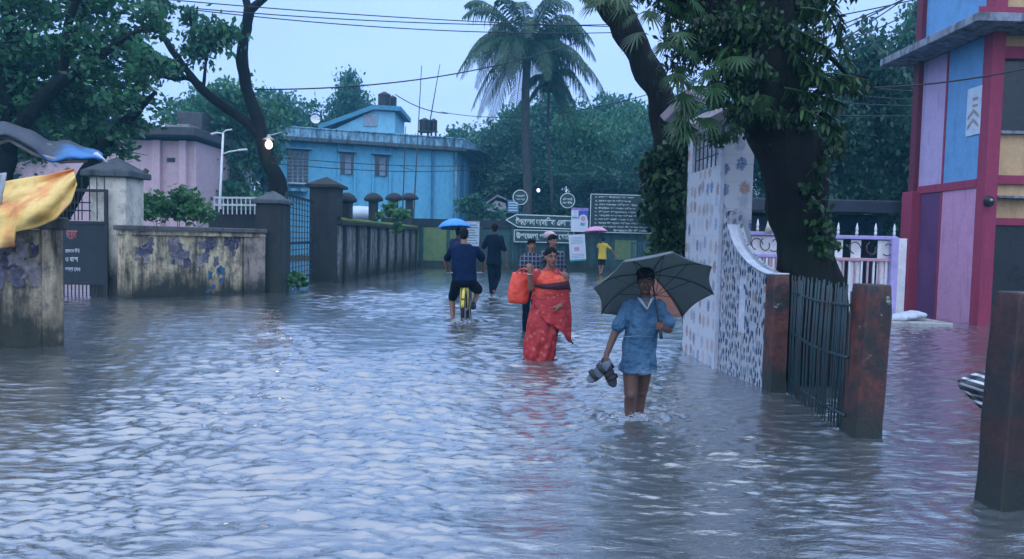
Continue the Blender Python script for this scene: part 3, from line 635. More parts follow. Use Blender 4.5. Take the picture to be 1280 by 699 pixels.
walker('man in a dark checked shirt just behind the head of the woman in red', 12.2, 691, 302, 686, 415, .93, False, M_plaid, M_dk2, M_skin2, {'fx': .55, 'la': ((672, 330), (676, 345), -.05)}, 'thick')
mb = MB(); c = at(687, 293.5, 12.6); mb.lathe(c-UPv*.06, [(.08,0),(.10,.02),(.10,.07),(.07,.11),(.01,.12)], 16); tag(mb.build('cap', mk('cap_pink', (.60,.42,.46), .7), None, True), 'pale pink cap on the head of the man behind the woman', 'cap')
M_yt = mk('tshirt_yellow', (.72,.52,.05), .8, .15, 6, .3)
ry, hy_ = walker('person in a yellow T-shirt and black shorts under the pink umbrella', 31.5, 753.5, 299.5, 751, 343, .97, True, M_yt, M_shd, M_skin, {'ra': ((764, 312), (770, 321), 0), 'la': ((747, 309), (749, 302), .1), 'll': ((749.5, 330), (750, 341), 0, 0), 'rl': ((754, 330), (752, 340), .05, -.05), 'hem': .14}, longs=False)
M_upn = mk('umbrella_pink', (.62,.30,.46), .5, .2, 3, .2)
umbrella('umbrella', 'pink umbrella above the person in yellow', at(745, 283.2, 31.3), V(-.03,.1,1), .52, .24, 8, M_upn, M_upn, .1, at(749, 301, 31.4))

# ---- splashes
M_foam = mk('foam_white', (.50,.56,.62), .35, .15, 30, .6)
def splash(label, c, r_, h, n, seed):
    rr = np.random.default_rng(seed); mb = MB()
    for i in range(n):
        a = rr.uniform(0, 6.28); q = r_*rr.random()**.7; z_ = h*rr.random()**2.2*(1-.5*q/r_); b_ = rr.uniform(.002, .007)*(1 if z_ > .02 else 1.6)
        mb.ell(Vector(c)+Vector((q*math.cos(a), q*math.sin(a)*.8, z_+.004)), (b_*rr.uniform(.8, 2.2), b_*rr.uniform(.8,1.6), b_*rr.uniform(.4, .9)), None, 6, 4)
    o = mb.build('water_splash', M_foam, None, True); tag(o, label, 'splash', kind='stuff'); return o
a_ = W(786, 524); splash('white water splash round the boy\'s front foot', (a_.x, a_.y-.02, 0), .14, .07, 420, 1)
a_ = W(798, 521); splash('water splash at the boy\'s rear leg', (a_.x, a_.y, 0), .06, .035, 120, 2)
splash('white water thrown up by the rear bicycle wheel', (rw.x, rw.y-.36, 0), .20, .10, 320, 3); splash('water splash at the cyclist\'s left foot', (an.x-.0, an.y, 0), .12, .05, 100, 4)
a_ = W(616, 372); splash('small splash at the feet of the man walking away', (a_.x, a_.y, 0), .15, .06, 80, 5)
# ------------------------------------------------------------------ text
def text(name, body, P0, P1, h, mat, parent, bold=.012, out=.004, z0=None):
    """letters from P0 (lower left) to P1 (lower right), height h in metres, standing 'out' in front of the surface"""
    c = bpy.data.curves.new('txt', 'FONT'); c.body = body; c.size = 1; c.offset = bold
    o = bpy.data.objects.new('txt', c); COL.objects.link(o); dg = bpy.context.evaluated_depsgraph_get()
    me = bpy.data.meshes.new_from_object(o.evaluated_get(dg)); bpy.data.objects.remove(o); bpy.data.curves.remove(c)
    co = np.array([v.co[:] for v in me.vertices]); x0, x1 = co[:,0].min(), co[:,0].max(); y0, y1 = co[:,1].min(), co[:,1].max()
    P0 = Vector(P0); P1 = Vector(P1); ux = (P1-P0); uz = Vector((0,0,1)); n = Vector((ux.y, -ux.x, 0)).normalized(); off = origin(parent)
    rs = random.random()*0
    for v in me.vertices:
        a = (v.co.x-x0)/(x1-x0); b = (v.co.y-y0)/(y1-y0); v.co = P0+ux*a+uz*h*b+n*(out+rs)-off
    me.materials.clear(); o = link_mesh(name, me, mat, parent); return o
M_letter = mk('sign_letters', (.62,.72,.70), .6, .15, 9, 0); M_signgreen = mk('sign_board_green', (.015,.06,.06), .5, .4, 5, .1)

# ------------------------------------------------------------------ left near wall, cloths, tarpaulin
m_w0 = stained('plaster_near', (.66,.55,.37), tide=.8, amount=.95, mottle=(.10,.095,.10))
m_w1 = stained('plaster_posters', (.74,.62,.38), tide=.6, amount=1.0, mottle=(.11,.09,.11))
m_w2 = stained('plaster_ribbed', (.30,.30,.29), tide=.7, amount=1.0, mottle=(.05,.055,.06))
m_pil = stained('plaster_pillar_cream', (.74,.70,.58), tide=.9, amount=.25, mottle=(.35,.33,.28), streak=.6)
m_pild = stained('plaster_pillar_dark', (.04,.043,.048), tide=1.1, amount=1.2, mottle=(.02,.022,.024))
m_cap = stained('wall_coping', (.13,.125,.12), tide=-1, amount=.5, mottle=(.07,.07,.07))
A = W(-190, 446); B = W(76, 431); zt = 1.40
r_ = empty('boundary_wall', (B.x-1.5, B.y, 0), 'stained concrete wall at the left edge with a yellow cloth draped over it', 'wall')
MB().wall(A, B+Vector((.0,0,0)), .2, -.45, zt).build('wall_panel', m_w0, r_, bevel=.012)
d_ = (B-A).normalized(); nf = Vector((d_.y, -d_.x, 0))
MB().box((B-d_*.09+nf*.02)+Vector((0,0,.48)), (.22,.26,1.86), math.atan2(d_.y, d_.x)).build('end_pier', m_w0, r_, bevel=.015)
MB().wall(A-Vector((0,0,0)), B+d_*.08, .34, zt+.003, zt+.15).build('coping', m_cap, r_, bevel=.02)

def cloth_grid(name, fn, nu, nv, mat, label, cat, thick=.012):
    P = [[fn(i/nu, j/nv) for j in range(nv+1)] for i in range(nu+1)]
    mb = MB(); mb.grid(P); o = mb.build(name, mat, None, True, solid=thick); tag(o, label, cat); return o
M_yel = NT('yellow_cloth'); f = M_yel.noise(5, None, 6, .7); f2 = M_yel.noise(1.6, None, 4)
M_yel.bump(M_yel.noise(9, M_yel.mapp((1,1,1.8)), 5), .5, .02)
M_yel = M_yel.fin(M_yel.mix(M_yel.rng(f2, .52, .62), M_yel.mix(M_yel.rng(f, .35, .65), (.66,.42,.11), (.84,.60,.22)), (.68,.27,.10)), .75, .2)
Yc = 8.75
top = [(-40,238),(0,228),(35,222),(62,218),(92,211)]; bot = [(-40,314),(0,311),(18,309),(19.5,290),(45,285),(70,274),(88,254),(96,232)]
def pl(L, t):
    f = t*(len(L)-1); i = min(int(f), len(L)-2); a = L[i]; b = L[i+1]; k = f-i; return (a[0]*(1-k)+b[0]*k, a[1]*(1-k)+b[1]*k)
def ycl(u, v):
    a = pl(top, u); b = pl(bot, u); x = a[0]*(1-v)+b[0]*v; y = a[1]*(1-v)+b[1]*v + 5*math.sin(u*3.1)*v*(1-v)
    fold = .035*math.sin(u*17+v*3)*(.3+v)+.03*math.sin(v*11+u*6)+.02*mnoise.noise(Vector((u*7, v*5, 0)))
    # in front of the wall face at the bottom, leaning back to the line it hangs from at the top
    return at(x, y, Yc-.55*min(1, max(0, v-.15)*3)+.13*(1-v)+fold*1.3)
cloth_grid('draped_cloth', ycl, 60, 30, M_yel, 'yellow ochre cloth with an orange corner hung over the left wall', 'cloth')
M_greycl = mk('grey_cloth', (.38,.42,.45), .8, .2, 6, .3)
cloth_grid('hanging_cloth', lambda u, v: at(-30+38*u-6*u*v, 219+39*v-3*u, Yc-.30+.03*math.sin(u*9+v*4)), 18, 14, M_greycl, 'small pale grey cloth hanging beside the yellow cloth at the left edge', 'cloth')

# stall roof
t = NT('tarpaulin'); f = t.noise(2.6, None, 5, .6); f2 = t.noise(12, None, 5); xx = t.xyz()
c_ = t.mix(t.rng(t.math('ADD', xx[0], t.math('MULTIPLY', f, .9)), -6.1, -5.65), (.022,.03,.045), (.03,.17,.42)); c_ = t.mix(t.rng(f2, .55, .75, 0, .4), c_, (.14,.15,.17))
t.bump(f2, .6, .03); M_tarp = t.fin(c_, .5, .35)
root = empty('stall_roof', tuple(at(20, 190, 10.3)), 'wet black and blue tarpaulin roof over a stall at the upper left', 'awning')
def trp(u, v):
    x = -150+(128+150)*u; yf = 150+14*u+30*max(0, u-.62)/.38+3.5*math.sin(u*19)+2*math.sin(u*43)
    p = at(x, yf, 10.6+1.6*v*(1-.65*u)-.9*(1-v)*(1-.8*u)); p.z -= .0+.34*(1-v)*(1-.55*u)-.07*math.sin(u*14+v*5)*(1-v); return p
mb = MB(); mb.grid([[trp(i/50, j/14) for j in range(15)] for i in range(51)]); mb.build('tarpaulin', M_tarp, root, True, solid=.03)
for v_ in (.08, .6):
    mb = MB(); mb.tube([trp(i/8*.93, v_)-Vector((0,0,.06)) for i in range(9)], .03, 7); mb.build('bamboo_rail', M_conc, root, True)
mb = MB(); mb.tube([at(-70, 170, 10.5), W(-70, 445)+Vector((0,1.2,-.3))], .05, 8); mb.build('bamboo_post', M_conc, root, True)
mb = MB(); mb.tube([trp(.97, .3)+Vector((0,0,.02)), trp(1, .2)+Vector((.06,0,-.03))], [.05,.02], 8); mb.build('cloth_knot', mk('cloth_knot', (.55,.56,.58), .8), root, True)

# ------------------------------------------------------------------ gate pillar, gate, walls, pillars
def pillar(name, px0, px1, pyb, pytop, label, mat, capmat, capw=1.25, caph=.3, dep=None, neck=.0):
    c = W((px0+px1)/2, pyb); k = c.y/F; w_ = (px1-px0)*k; dep = dep or w_; c.y += dep/2
    ztop = at((px0+px1)/2, pytop, c.y).z; root = empty(name, (c.x, c.y, 0), label, 'pillar'); rz = random.uniform(-.02, .02)
    zs = ztop-caph
    MB().box((c.x, c.y, (zs-.45)/2), (w_, dep, zs+.45), rz).build('shaft', mat, root, bevel=.025)
    mb = MB(); cw = w_*capw/2; cdp = dep*capw/2; z1 = zs+.003; z2 = zs+caph*.28
    o_ = len(mb.v); mb.box((c.x, c.y, (z1+z2)/2), (cw*2, cdp*2, z2-z1), rz); mb.build('cap_slab', capmat, root, bevel=.02)
    mb = MB(); z2 += .002
    mb.add([(c.x-cw*.97, c.y-cdp*.97, z2), (c.x+cw*.97, c.y-cdp*.97, z2), (c.x+cw*.97, c.y+cdp*.97, z2), (c.x-cw*.97, c.y+cdp*.97, z2), (c.x, c.y, ztop)], [(0,1,4),(1,2,4),(2,3,4),(3,0,4),(3,2,1,0)])
    mb.build('cap', capmat, root, bevel=.015); return root, c, w_, dep, zs
m_gcap = stained('cap_mossy', (.09,.11,.12), tide=-1, amount=.5, mottle=(.06,.07,.07))
pr, pc, pw, pdp, pz = pillar('gate_pillar', 112, 158, 371, 196, 'cream plaster gate pillar with a dark pyramid cap behind the iron gate', m_pil, m_gcap, 1.3, .46)
# iron gate with writing
Yg = pc.y-pdp/2-.12
g = empty('iron_gate', (at(100, 370, Yg).x, Yg, 0), 'dark iron sheet gate with red and white writing beside the cream pillar', 'gate')
xa = at(58, 300, Yg).x; xb = at(133, 300, Yg).x; zT = at(95, 236, Yg).z; zB = .28; zM = at(95, 278, Yg).z
mb = MB()
for x_ in (xa, xb): mb.box((x_, Yg, (zT+.02)/2), (.07,.06, zT-.02))
for z_ in (zB, zM, zT-.03): mb.box(((xa+xb)/2, Yg, z_), (xb-xa-.072, .05, .06))
mb.build('gate_frame', M_iron, g, bevel=.006)
MB().box(((xa+xb)/2, Yg+.012, (zB+zM)/2), (xb-xa-.074, .012, zM-zB-.062)).build('sheet_panel', mk('gate_sheet', (.018,.03,.04), .55, .4, 4, .2), g)
mb = MB()
for i in range(16):
    x_ = xa+(xb-xa)*(i+.5)/16
    if i < 9: mb.box((x_, Yg+.01, (zM+zT)/2), (.016,.016, zT-zM-.09))
    elif i % 2: mb.box((x_, Yg+.01, (zM+zT+.3)/2), (.016,.016, zT-zM+.2))
mb.build('gate_bars', M_iron, g); mb = MB()
for i in range(16): mb.box((xa+(xb-xa)*(i+.5)/16, Yg+.01, zB/2-.02), (.018,.018, zB))
mb.build('lower_bars', M_iron, g)
mb = MB()
for z_ in (zM+.25, zM+.42): mb.box(((xa+xb)/2-.15, Yg+.03, z_), ((xb-xa)*.7, .02, .03))
mb.build('gate_rail', M_iron, g)
M_lr = mk('letters_red', (.55,.16,.18), .6); M_lw = mk('letters_white', (.6,.66,.7), .6)
def gt(body, x0, x1, yb, hpx, mt): 
    P0 = at(x0, yb, Yg); P1 = at(x1, yb, Yg); P1.z = P0.z; text('lettering', body, P0, P1, hpx*Yg/F, mt, g, .02, .012)
gt('পেরাক', 83, 97, 299, 12, M_lr); gt('েদাকান িভট', 82, 100, 316, 6, M_lw); gt('ও বাসা', 82, 98, 327, 6, M_lw); gt('ভাড়া েদব', 82, 101, 340, 6, M_lw)

A = W(152, 374); B = W(300, 367); C_ = W(328, 366)
r_ = empty('boundary_wall', ((A.x+B.x)/2, (A.y+B.y)/2, 0), 'cream and black stained wall with torn posters between two gate pillars', 'wall')
MB().wall(A, B, .22, -.45, 1.42).build('wall_panel', m_w1, r_, bevel=.01)
MB().wall(B+(C_-B)*.06, C_, .30, -.45, 1.40).build('end_pier', stained('plaster_brown', (.40,.33,.27), tide=.6, amount=.5), r_, bevel=.012)
MB().wall(A+(A-B).normalized()*.02, A+(B-A)*.055, .30, -.45, 1.425).build('end_pier', m_w1, r_, bevel=.012)
MB().wall(A+(A-B).normalized()*.08, C_, .42, 1.428, 1.53).build('coping', m_cap, r_, bevel=.02)
MB().wall(A+(A-B).normalized()*.05, C_, .30, 1.33, 1.424).build('cornice', m_w1, r_, bevel=.015)
t = NT('poster_rags'); a_ = t.noise(9, t.mapp((1,1,1.4)), 8, .8); b_ = t.vor(14, None)
M_rag = t.fin(t.mix(t.rng(a_, .42, .6), (.05,.055,.09), t.mix(t.rng(b_, .1, .5), (.30,.26,.30), (.12,.10,.14))), .85, .2); t.bump(a_, .6, .01)
M_ragb = mk('poster_rag_blue', (.05,.14,.26), .8, .6, 12)
d_ = (B-A).normalized(); nf = Vector((d_.y, -d_.x, 0)); zr = Vector((0,0,1))
def rag(x0, x1, y0, y1, mt):
    Ym = A.y+(B.y-A.y)*((x0+x1)/2-152)/148
    a = at(x0, y1, Ym); s = (x0-152)/148; u0_ = s; u1_ = (x1-152)/148
    P = A+(B-A)*u0_+nf*.116; Q = A+(B-A)*u1_+nf*.116; z0_ = at(x0, y1, P.y).z; z1_ = at(x0, y0, P.y).z; n_ = 14; poly = []
    for i in range(n_): poly.append(P.lerp(Q, i/n_)+zr*(z0_+.05*mnoise.noise(Vector((i*1.3, x0, 0)))))
    for i in range(n_): poly.append(Q.lerp(P, i/n_)+zr*(z1_+.04*mnoise.noise(Vector((i*1.7, x1, 5)))))
    mb = MB(); mb.prism(poly, nf*.006); mb.build('poster_remnant', mt, r_)
def frag(xc, yc, rx, ry, mt, seed, X0_=152, XS=148, A=A, B=B, nf=nf, d_=d_, r_=r_):
    r = random.Random(seed); s_ = (xc-X0_)/XS; Ym = 1/((1-s_)/A.y+s_/B.y); k_ = Ym/F; c = A+(B-A)*((Ym-A.y)/(B.y-A.y))+nf*(.115+seed*.00012); c.z = at(xc, yc, Ym).z; n_ = 13; poly = []
    for i in range(n_): q = i/n_*6.283; m_ = r.uniform(.55, 1.15); poly.append(c+d_*(max(-.8, min(.8, math.cos(q)*1.2))*rx*k_*m_)+zr*(max(-.8, min(.8, math.sin(q)*1.2))*ry*k_*m_))
    mb = MB(); mb.prism(poly, nf*.004); mb.build('poster_remnant', mt, r_)
M_rag2 = mk('poster_rag_pale', (.30,.27,.27), .85, .6, 14); M_rag3 = mk('poster_rag_grey', (.16,.15,.19), .85, .6, 14)
rd_ = random.Random(3)
for (x0, x1, y0, y1, n_) in ((165, 190, 296, 330, 9), (198, 240, 293, 334, 16), (243, 272, 292, 334, 12), (274, 299, 292, 325, 9)):
    for i in range(n_): frag(rd_.uniform(x0+4, x1-4), rd_.uniform(y0+5, y1-5), rd_.uniform(3, 8), rd_.uniform(4, 9), rd_.choice([M_rag, M_rag, M_rag3, M_rag2]), rd_.randint(1, 60))
nA, nB = W(-190, 446), W(76, 431); nd = (nB-nA).normalized(); nn_ = Vector((nd.y, -nd.x, 0)); wall0 = [o for o in bpy.data.objects if o.name == 'boundary_wall'][0]
for i in range(26): frag(rd_.uniform(-60, 58), rd_.uniform(304, 352), rd_.uniform(5, 14), rd_.uniform(6, 14), rd_.choice([M_rag, M_rag3, M_rag2, M_rag3]), rd_.randint(1, 60), -190, 266, nA, nB, nn_, nd, wall0)
for i in range(7): frag(rd_.uniform(256, 274), rd_.uniform(336, 366), rd_.uniform(3, 7), rd_.uniform(3, 8), M_ragb, rd_.randint(1, 60))
pillar('gate_pillar', 319, 352, 366, 238, 'short dark gate pillar with a pale pyramid cap left of the lattice gate', m_pild, m_gcap, 1.25, .34)
pr3, pc3, pw3, pdp3, pz3 = pillar('gate_pillar', 386, 420, 353, 221, 'tall black weathered gate pillar with a broken slab cap', m_pild, m_pild, 1.3, .36)
# lattice gate between them
A = W(352, 366); B = W(387, 354)
g = empty('lattice_gate', ((A.x+B.x)/2, (A.y+B.y)/2+.2, 0), 'rusty open lattice gate between the two dark pillars', 'gate')
A.y += .35; B.y += .25; zt = at(368, 243, A.y).z; mb = MB()
for s_ in (0, 1): p_ = A.lerp(B, s_); mb.box((p_.x, p_.y, zt/2), (.07,.07, zt+.1))
for z_ in (.25, zt*.5, zt): mb.beam(A+zr*z_, B+zr*z_, .05, .06)
mb.build('gate_frame', M_iron, g)
mb = MB()
for i in range(1, 9): p_ = A.lerp(B, i/9); mb.tube([p_+zr*.25, p_+zr*zt], .014, 5)
for i in range(1, 14): z_ = .25+(zt-.25)*i/14; mb.tube([A+zr*z_, B+zr*z_], .012, 5)
mb.build('lattice', mk('lattice_rust', (.05,.055,.05), .7, .5, 14), g)

# mossy balustrade wall
A = W(419, 353); B = W(521, 334); d_ = (B-A).normalized(); nf = Vector((d_.y, -d_.x, 0)); L = (B-A).length
za = at(419, 276, A.y).z; zb = at(519, 281, B.y).z; zt = (za+zb)/2
bw = empty('balustrade_wall', ((A.x+B.x)/2, (A.y+B.y)/2, 0), 'black stained ribbed wall topped with green moss and domed posts', 'wall')
MB().wall(A, B, .2, -.45, zt-.2).build('wall_panel', m_w2, bw, bevel=.01)
for i in range(9):
    c = A+d_*(L*(i+.35)/9)+nf*.14; MB().box((c.x, c.y, (zt-.2-.45)/2), (.16,.10, zt-.2+.45), math.atan2(d_.y, d_.x)).build('rib', m_pild, bw, bevel=.012)
MB().wall(A-d_*.05, B+d_*.1, .46, zt-.197, zt-.04).build('coping', m_pild, bw, bevel=.02)
t = NT('moss'); f = t.noise(7, None, 7, .7); t.bump(f, .9, .05); M_moss = t.fin(t.mix(t.rng(f, .35, .65), (.05,.10,.02), (.17,.24,.06)), .95, .1)
mb = MB(); P = []
for i in range(61):
    s_ = i/60; row = []
    for j in range(9):
        v_ = j/8; c = A+d_*(L*s_)+nf*(.24-.48*v_)+zr*(zt-.04+.07*math.sin(math.pi*v_)+.03*mnoise.noise(Vector((i*.4, j*.8, 2)))-(.05+.05*mnoise.noise(Vector((i*.7, 0, 9))) if j in (0, 8) else 0)); row.append(c)
    P.append(row)
mb.grid(P); mb.build('moss_cover', M_moss, bw, True)
for (px, s_) in ((433, 1), (466, 1), (492, .95), (511, .95)):
    u_ = (px-419)/102; Yp = 1/((1-u_)/A.y+u_/B.y); b_ = at(px, 269, Yp); k = Yp/F; zt_ = at(px, 242, Yp).z; z0_ = zt
    f_ = MB().box((b_.x, b_.y+.1, (z0_+zt_-.2)/2), (.30*s_, .30, zt_-.2-z0_), math.atan2(d_.y, d_.x)).build('finial_post', m_pild, bw, bevel=.03)
    mb = MB(); hh_ = (zt_-z0_); r1 = 12*k*s_; mb.lathe((b_.x, b_.y+.1, zt_-.30), [(r1*.55, 0), (r1, .05), (r1*1.02, .12), (r1*.75, .24), (r1*.3, .33), (.01, .34)], 14); mb.build('finial_cap', m_pild, f_, True)

# ------------------------------------------------------------------ plants on the left
def shrub(name, label, cat, base, clumps, n, ls, mt, seed, asp=.5, stems=7, group=None):
    root = empty(name, base, label, cat, group); r = np.random.default_rng(seed)
    mb = MB()
    for i in range(stems):
        c = clumps[i % len(clumps)]; e_ = Vector(c[0])+Vector([q*r.normal(0, .4) for q in c[1]]); b = Vector(base)+Vector((r.normal(0, .08), r.normal(0, .08), 0))
        mb.tube(smooth_path([b, (b+e_)/2+Vector(r.normal(0, .06, 3)), e_], 3), lerp_list([.02, .012, .004], 6), 5)
    mb.build('stems', M_bark, root)
    C = clump_points(clumps, n, r, 14, .25, .3); leaves('foliage', C, ls*(.6+.8*r.random(len(C))), mt, root, seed=seed, asp=asp); return root
Ys = 18.2
shrub('garden_shrub', 'bushy green shrub spilling over the poster covered wall', 'shrub', (at(215, 270, Ys).x, Ys, .1),
      [pclump(180, 262, Ys, 18, 16, .4), pclump(210, 262, Ys, 20, 14, .4), pclump(232, 254, Ys, 18, 20, .45), pclump(252, 266, Ys, 14, 12, .4), pclump(195, 250, Ys+.6, 16, 10, .4)], 2600, .13, M_leaf_lite, 5, .6)
shrub('wall_creeper', 'leafy creeper growing over the third domed post of the mossy wall', 'plant', (at(494, 276, 25.8).x, 25.8, at(494, 276, 25.8).z),
      [pclump(489, 262, 25.6, 11, 9, .3), pclump(500, 268, 25.4, 12, 7, .3), pclump(478, 270, 25.2, 8, 5, .25), pclump(497, 285, 25.0, 5, 10, .15)], 700, .17, M_leaf_lite, 6, .7, 5)
shrub('weed_plant', 'small light green weeds at the foot of the lattice gate', 'plant', tuple(W(370, 358)), [pclump(362, 352, 18.5, 8, 7, .2), pclump(373, 349, 18.9, 9, 8, .2), pclump(380, 356, 19.2, 6, 4, .2)], 260, .15, M_leaf_lite, 8, .7, 6)
# bent iron post
mb = MB(); Yp = 16.6; mb.tube([at(167, 275, Yp), at(165, 242, Yp), at(168, 232, Yp), at(184, 212, Yp)], .055, 7)
tag(mb.build('iron_post', mk('rusty_post', (.09,.05,.05), .7, .4), None, True), 'bent rusty iron fence post leaning over the shrub', 'post')

# white railing and dark fence behind pillar
Yr = 24; ra = empty('railing', tuple(at(290, 262, Yr)), 'low white railing behind the short dark pillar', 'railing'); mb = MB()
for y_ in (247, 256): mb.beam(at(268, y_, Yr), at(352, y_+1, Yr), .05, .06)
for i in range(16): mb.beam(at(268+84*i/15, 247, Yr), at(268+84*i/15, 268, Yr), .03, .03, (1,0,0))
mb.build('rails', M_white, ra)
mb = MB(); mb.wall(at(262, 262, Yr+.2), at(352, 262, Yr+.2), .15, 0, at(300, 262, Yr).z); mb.build('base_wall', m_pild, ra)
# ------------------------------------------------------------------ far left: pink house, lamps
M_pink = paintwall('paint_pink', (.66,.48,.52)); M_pinkd = mk('slab_dark', (.07,.07,.075), .8, .4, 2)
Yh = 33
def zz(px, py, Y): return at(px, py, Y).z
ph = empty('pink_house', (at(190, 270, Yh).x, Yh+3, 0), 'pale pink house with a flat dark roof slab behind the shrub', 'house')
xa, xb, xc, xd = [at(p, 250, Yh).x for p in (-10, 150, 198, 245)]
MB().box(((xb+xd)/2, Yh+3.5, zz(200, 176, Yh)/2), (xd-xb, 7, zz(200, 176, Yh))).build('wall', M_pink, ph)
MB().box(((xa+xb)/2-.02, Yh+4.5, zz(60, 186, Yh)/2), (xb-xa, 6, zz(60, 186, Yh))).build('wall', M_pink, ph)
MB().box((xc, Yh-.12, zz(200, 176, Yh)/2), (.35, .24, zz(200, 176, Yh))).build('pilaster', M_pink, ph)
MB().box((xd-.5, Yh-.12, zz(200, 176, Yh)/2), (.3, .24, zz(200, 176, Yh))).build('pilaster', M_pink, ph)
MB().box(((xb+xd)/2, Yh+3.2, zz(200, 168, Yh)+.05), (xd-xb+.6, 8.2, .35)).build('roof_slab', M_pinkd, ph, bevel=.03)
MB().box(((xc+xd)/2-.2, Yh+3.2, zz(200, 168, Yh)+.75), ((xd-xc)*.7, 3, 1.05)).build('roof_room', M_pinkd, ph, bevel=.03)
MB().box((at(215, 155, Yh).x, Yh+1, zz(215, 156, Yh)), (1.1, 1, .22)).build('roof_lid', M_conc, ph)
MB().box((at(214, 200, Yh).x, Yh-.02, zz(214, 200, Yh)), (.34, .05, .18)).build('vent', M_black, ph)
# street lamp post
Yl = 29; sl = empty('street_lamp', (at(276, 260, Yl).x, Yl, 0), 'thin white street lamp post with two bent arms in front of the trees', 'street lamp')
mb = MB(); mb.tube([(at(276, 260, Yl).x, Yl, 0), at(275, 250, Yl), at(279, 166, Yl)], [.055,.05,.04], 8); mb.build('post', M_white, sl, True)
mb = MB(); mb.tube([at(279, 166, Yl), at(283, 163, Yl), at(290, 162, Yl)], .03, 6); mb.tube([at(278, 167, Yl), at(272, 166, Yl)], .03, 6); mb.build('arm', M_white, sl, True)
mb = MB(); mb.tube([at(278, 193, Yl), at(286, 190, Yl), at(298, 188, Yl)], .03, 6); mb.build('arm', M_white, sl, True)
for (a, b) in (((272,166),(264,168)), ((298,188),(309,187))):
    mb = MB(); mb.beam(at(*a, Yl), at(*b, Yl), .14, .07); mb.build('lamp_head', M_white, sl, bevel=.02)
# lit lamp on the leaning trunk
Yb = 21.2; c = at(336, 181, Yb); lb = empty('lit_lamp', tuple(c), 'glowing warm bulb on the dark leaning tree trunk', 'lamp')
mb = MB(); mb.ell(c, (.10,.10,.12)); mb.build('bulb', emit('bulb_glow', (1,.70,.48), 5), lb, True)
mb = MB(); mb.lathe(c+Vector((0,0,.13)), [(.17,0),(.16,.03),(.06,.09),(.05,.16)], 14); mb.tube([c+Vector((0,0,.25)), c+Vector((.22,.5,.42))], .025, 6); mb.build('shade', M_steel, lb, True)
L_ = bpy.data.lights.new('lamp_light', 'POINT'); L_.energy = 7; L_.color = (1,.7,.45); L_.shadow_soft_size = .15; lo = bpy.data.objects.new('lamp_light', L_); COL.objects.link(lo); lo.location = c-Vector((0,.35,0))
L_ = None

# ------------------------------------------------------------------ blue building
M_blue = stained('paint_blue', (.17,.58,.82), grime=(.07,.16,.24), tide=-2, amount=.32, mottle=(.13,.42,.62), streak=.6)
M_blued = mk('paint_blue_trim', (.07,.22,.38), .7, .25, 2); M_para = stained('parapet_blue', (.30,.60,.78), grime=(.03,.05,.07), tide=-2, amount=1.0, mottle=(.10,.2,.28))
M_slab = stained('roof_edge', (.08,.12,.15), tide=-2, amount=.6)
M_glassd = mk('window_dark', (.02,.035,.05), .15, .3, 3, 0, .6)
A = Vector((at(348, 200, 42).x, 42, 0)); B = Vector((at(569, 200, 45.5).x, 45.5, 0)); C_ = Vector((at(603, 200, 54).x, 54, 0)); D_ = A+(C_-B)
bb = empty('blue_building', ((A.x+C_.x)/2, 49, 0), 'light blue two storey building with flat roof and water tank', 'building')
zr_ = zz(348, 176, 42); up = Vector((0,0,1))
mb = MB(); mb.prism([A, B, C_, D_], up*zr_); mb.build('wall', M_blue, bb)
ex = (B-A).normalized(); ey = (C_-B).normalized(); nf = Vector((ex.y, -ex.x, 0)); nr = Vector((ey.y, -ey.x, 0))
def slab(o, z0, z1): 
    a = A-ex*o-ey*o; b = B+ex*o-ey*o; c = C_+ex*o+ey*o; d = D_-ex*o+ey*o; return MB().prism([a+up*z0, b+up*z0, c+up*z0, d+up*z0], up*(z1-z0))
slab(.75, zr_+.003, zr_+.22).build('roof_slab', M_slab, bb, bevel=.02)
zp = zz(348, 157, 41.5)
for (p, q, nm) in ((A-ex*.6-ey*.6, B+ex*.6-ey*.6, 'parapet'), (B+ex*.6-ey*.5, C_+ex*.6+ey*.5, 'parapet')):
    MB().wall(p, q, .18, zr_+.223, zp-.08).build(nm, M_para, bb)
    MB().wall(p-ex*.03, q, .28, zp-.078, zp).build('parapet_rail', M_para, bb, bevel=.02)
def onf(px, py): # point on the front face
    d = ray(px, py); n = nf; s = (A-CAM).dot(n)/d.dot(n); return CAM+d*s
def ons(px, py):
    d = ray(px, py); s = (B-CAM).dot(nr)/d.dot(nr); return CAM+d*s
def fbox(f, n, ee, x0, x1, y0, y1, t, name, mt, par, inset=0):
    a = f(x0, y1); b = f(x1, y1); zt = f(x0, y0).z; z0_ = (a.z+b.z)/2; L_ = (Vector((b.x, b.y, 0))-Vector((a.x, a.y, 0))).length
    c = (a+b)/2; c.z = (z0_+zt)/2; mb = MB(); mb.frame_box(c+n*(t/2+inset), ee*L_/2, n*t/2, up*(zt-z0_)/2); return mb.build(name, mt, par)
for x_ in (422, 442, 465, 486, 539):
    fbox(onf, nf, ex, x_-1.2, x_+1.2, 178, 290, .18, 'pilaster', M_blued if x_ == 539 else M_blue, bb)
for x_ in (348.5, 567): fbox(onf, nf, ex, x_-1.5, x_+1.5, 178, 290, .2, 'pilaster', M_para, bb)
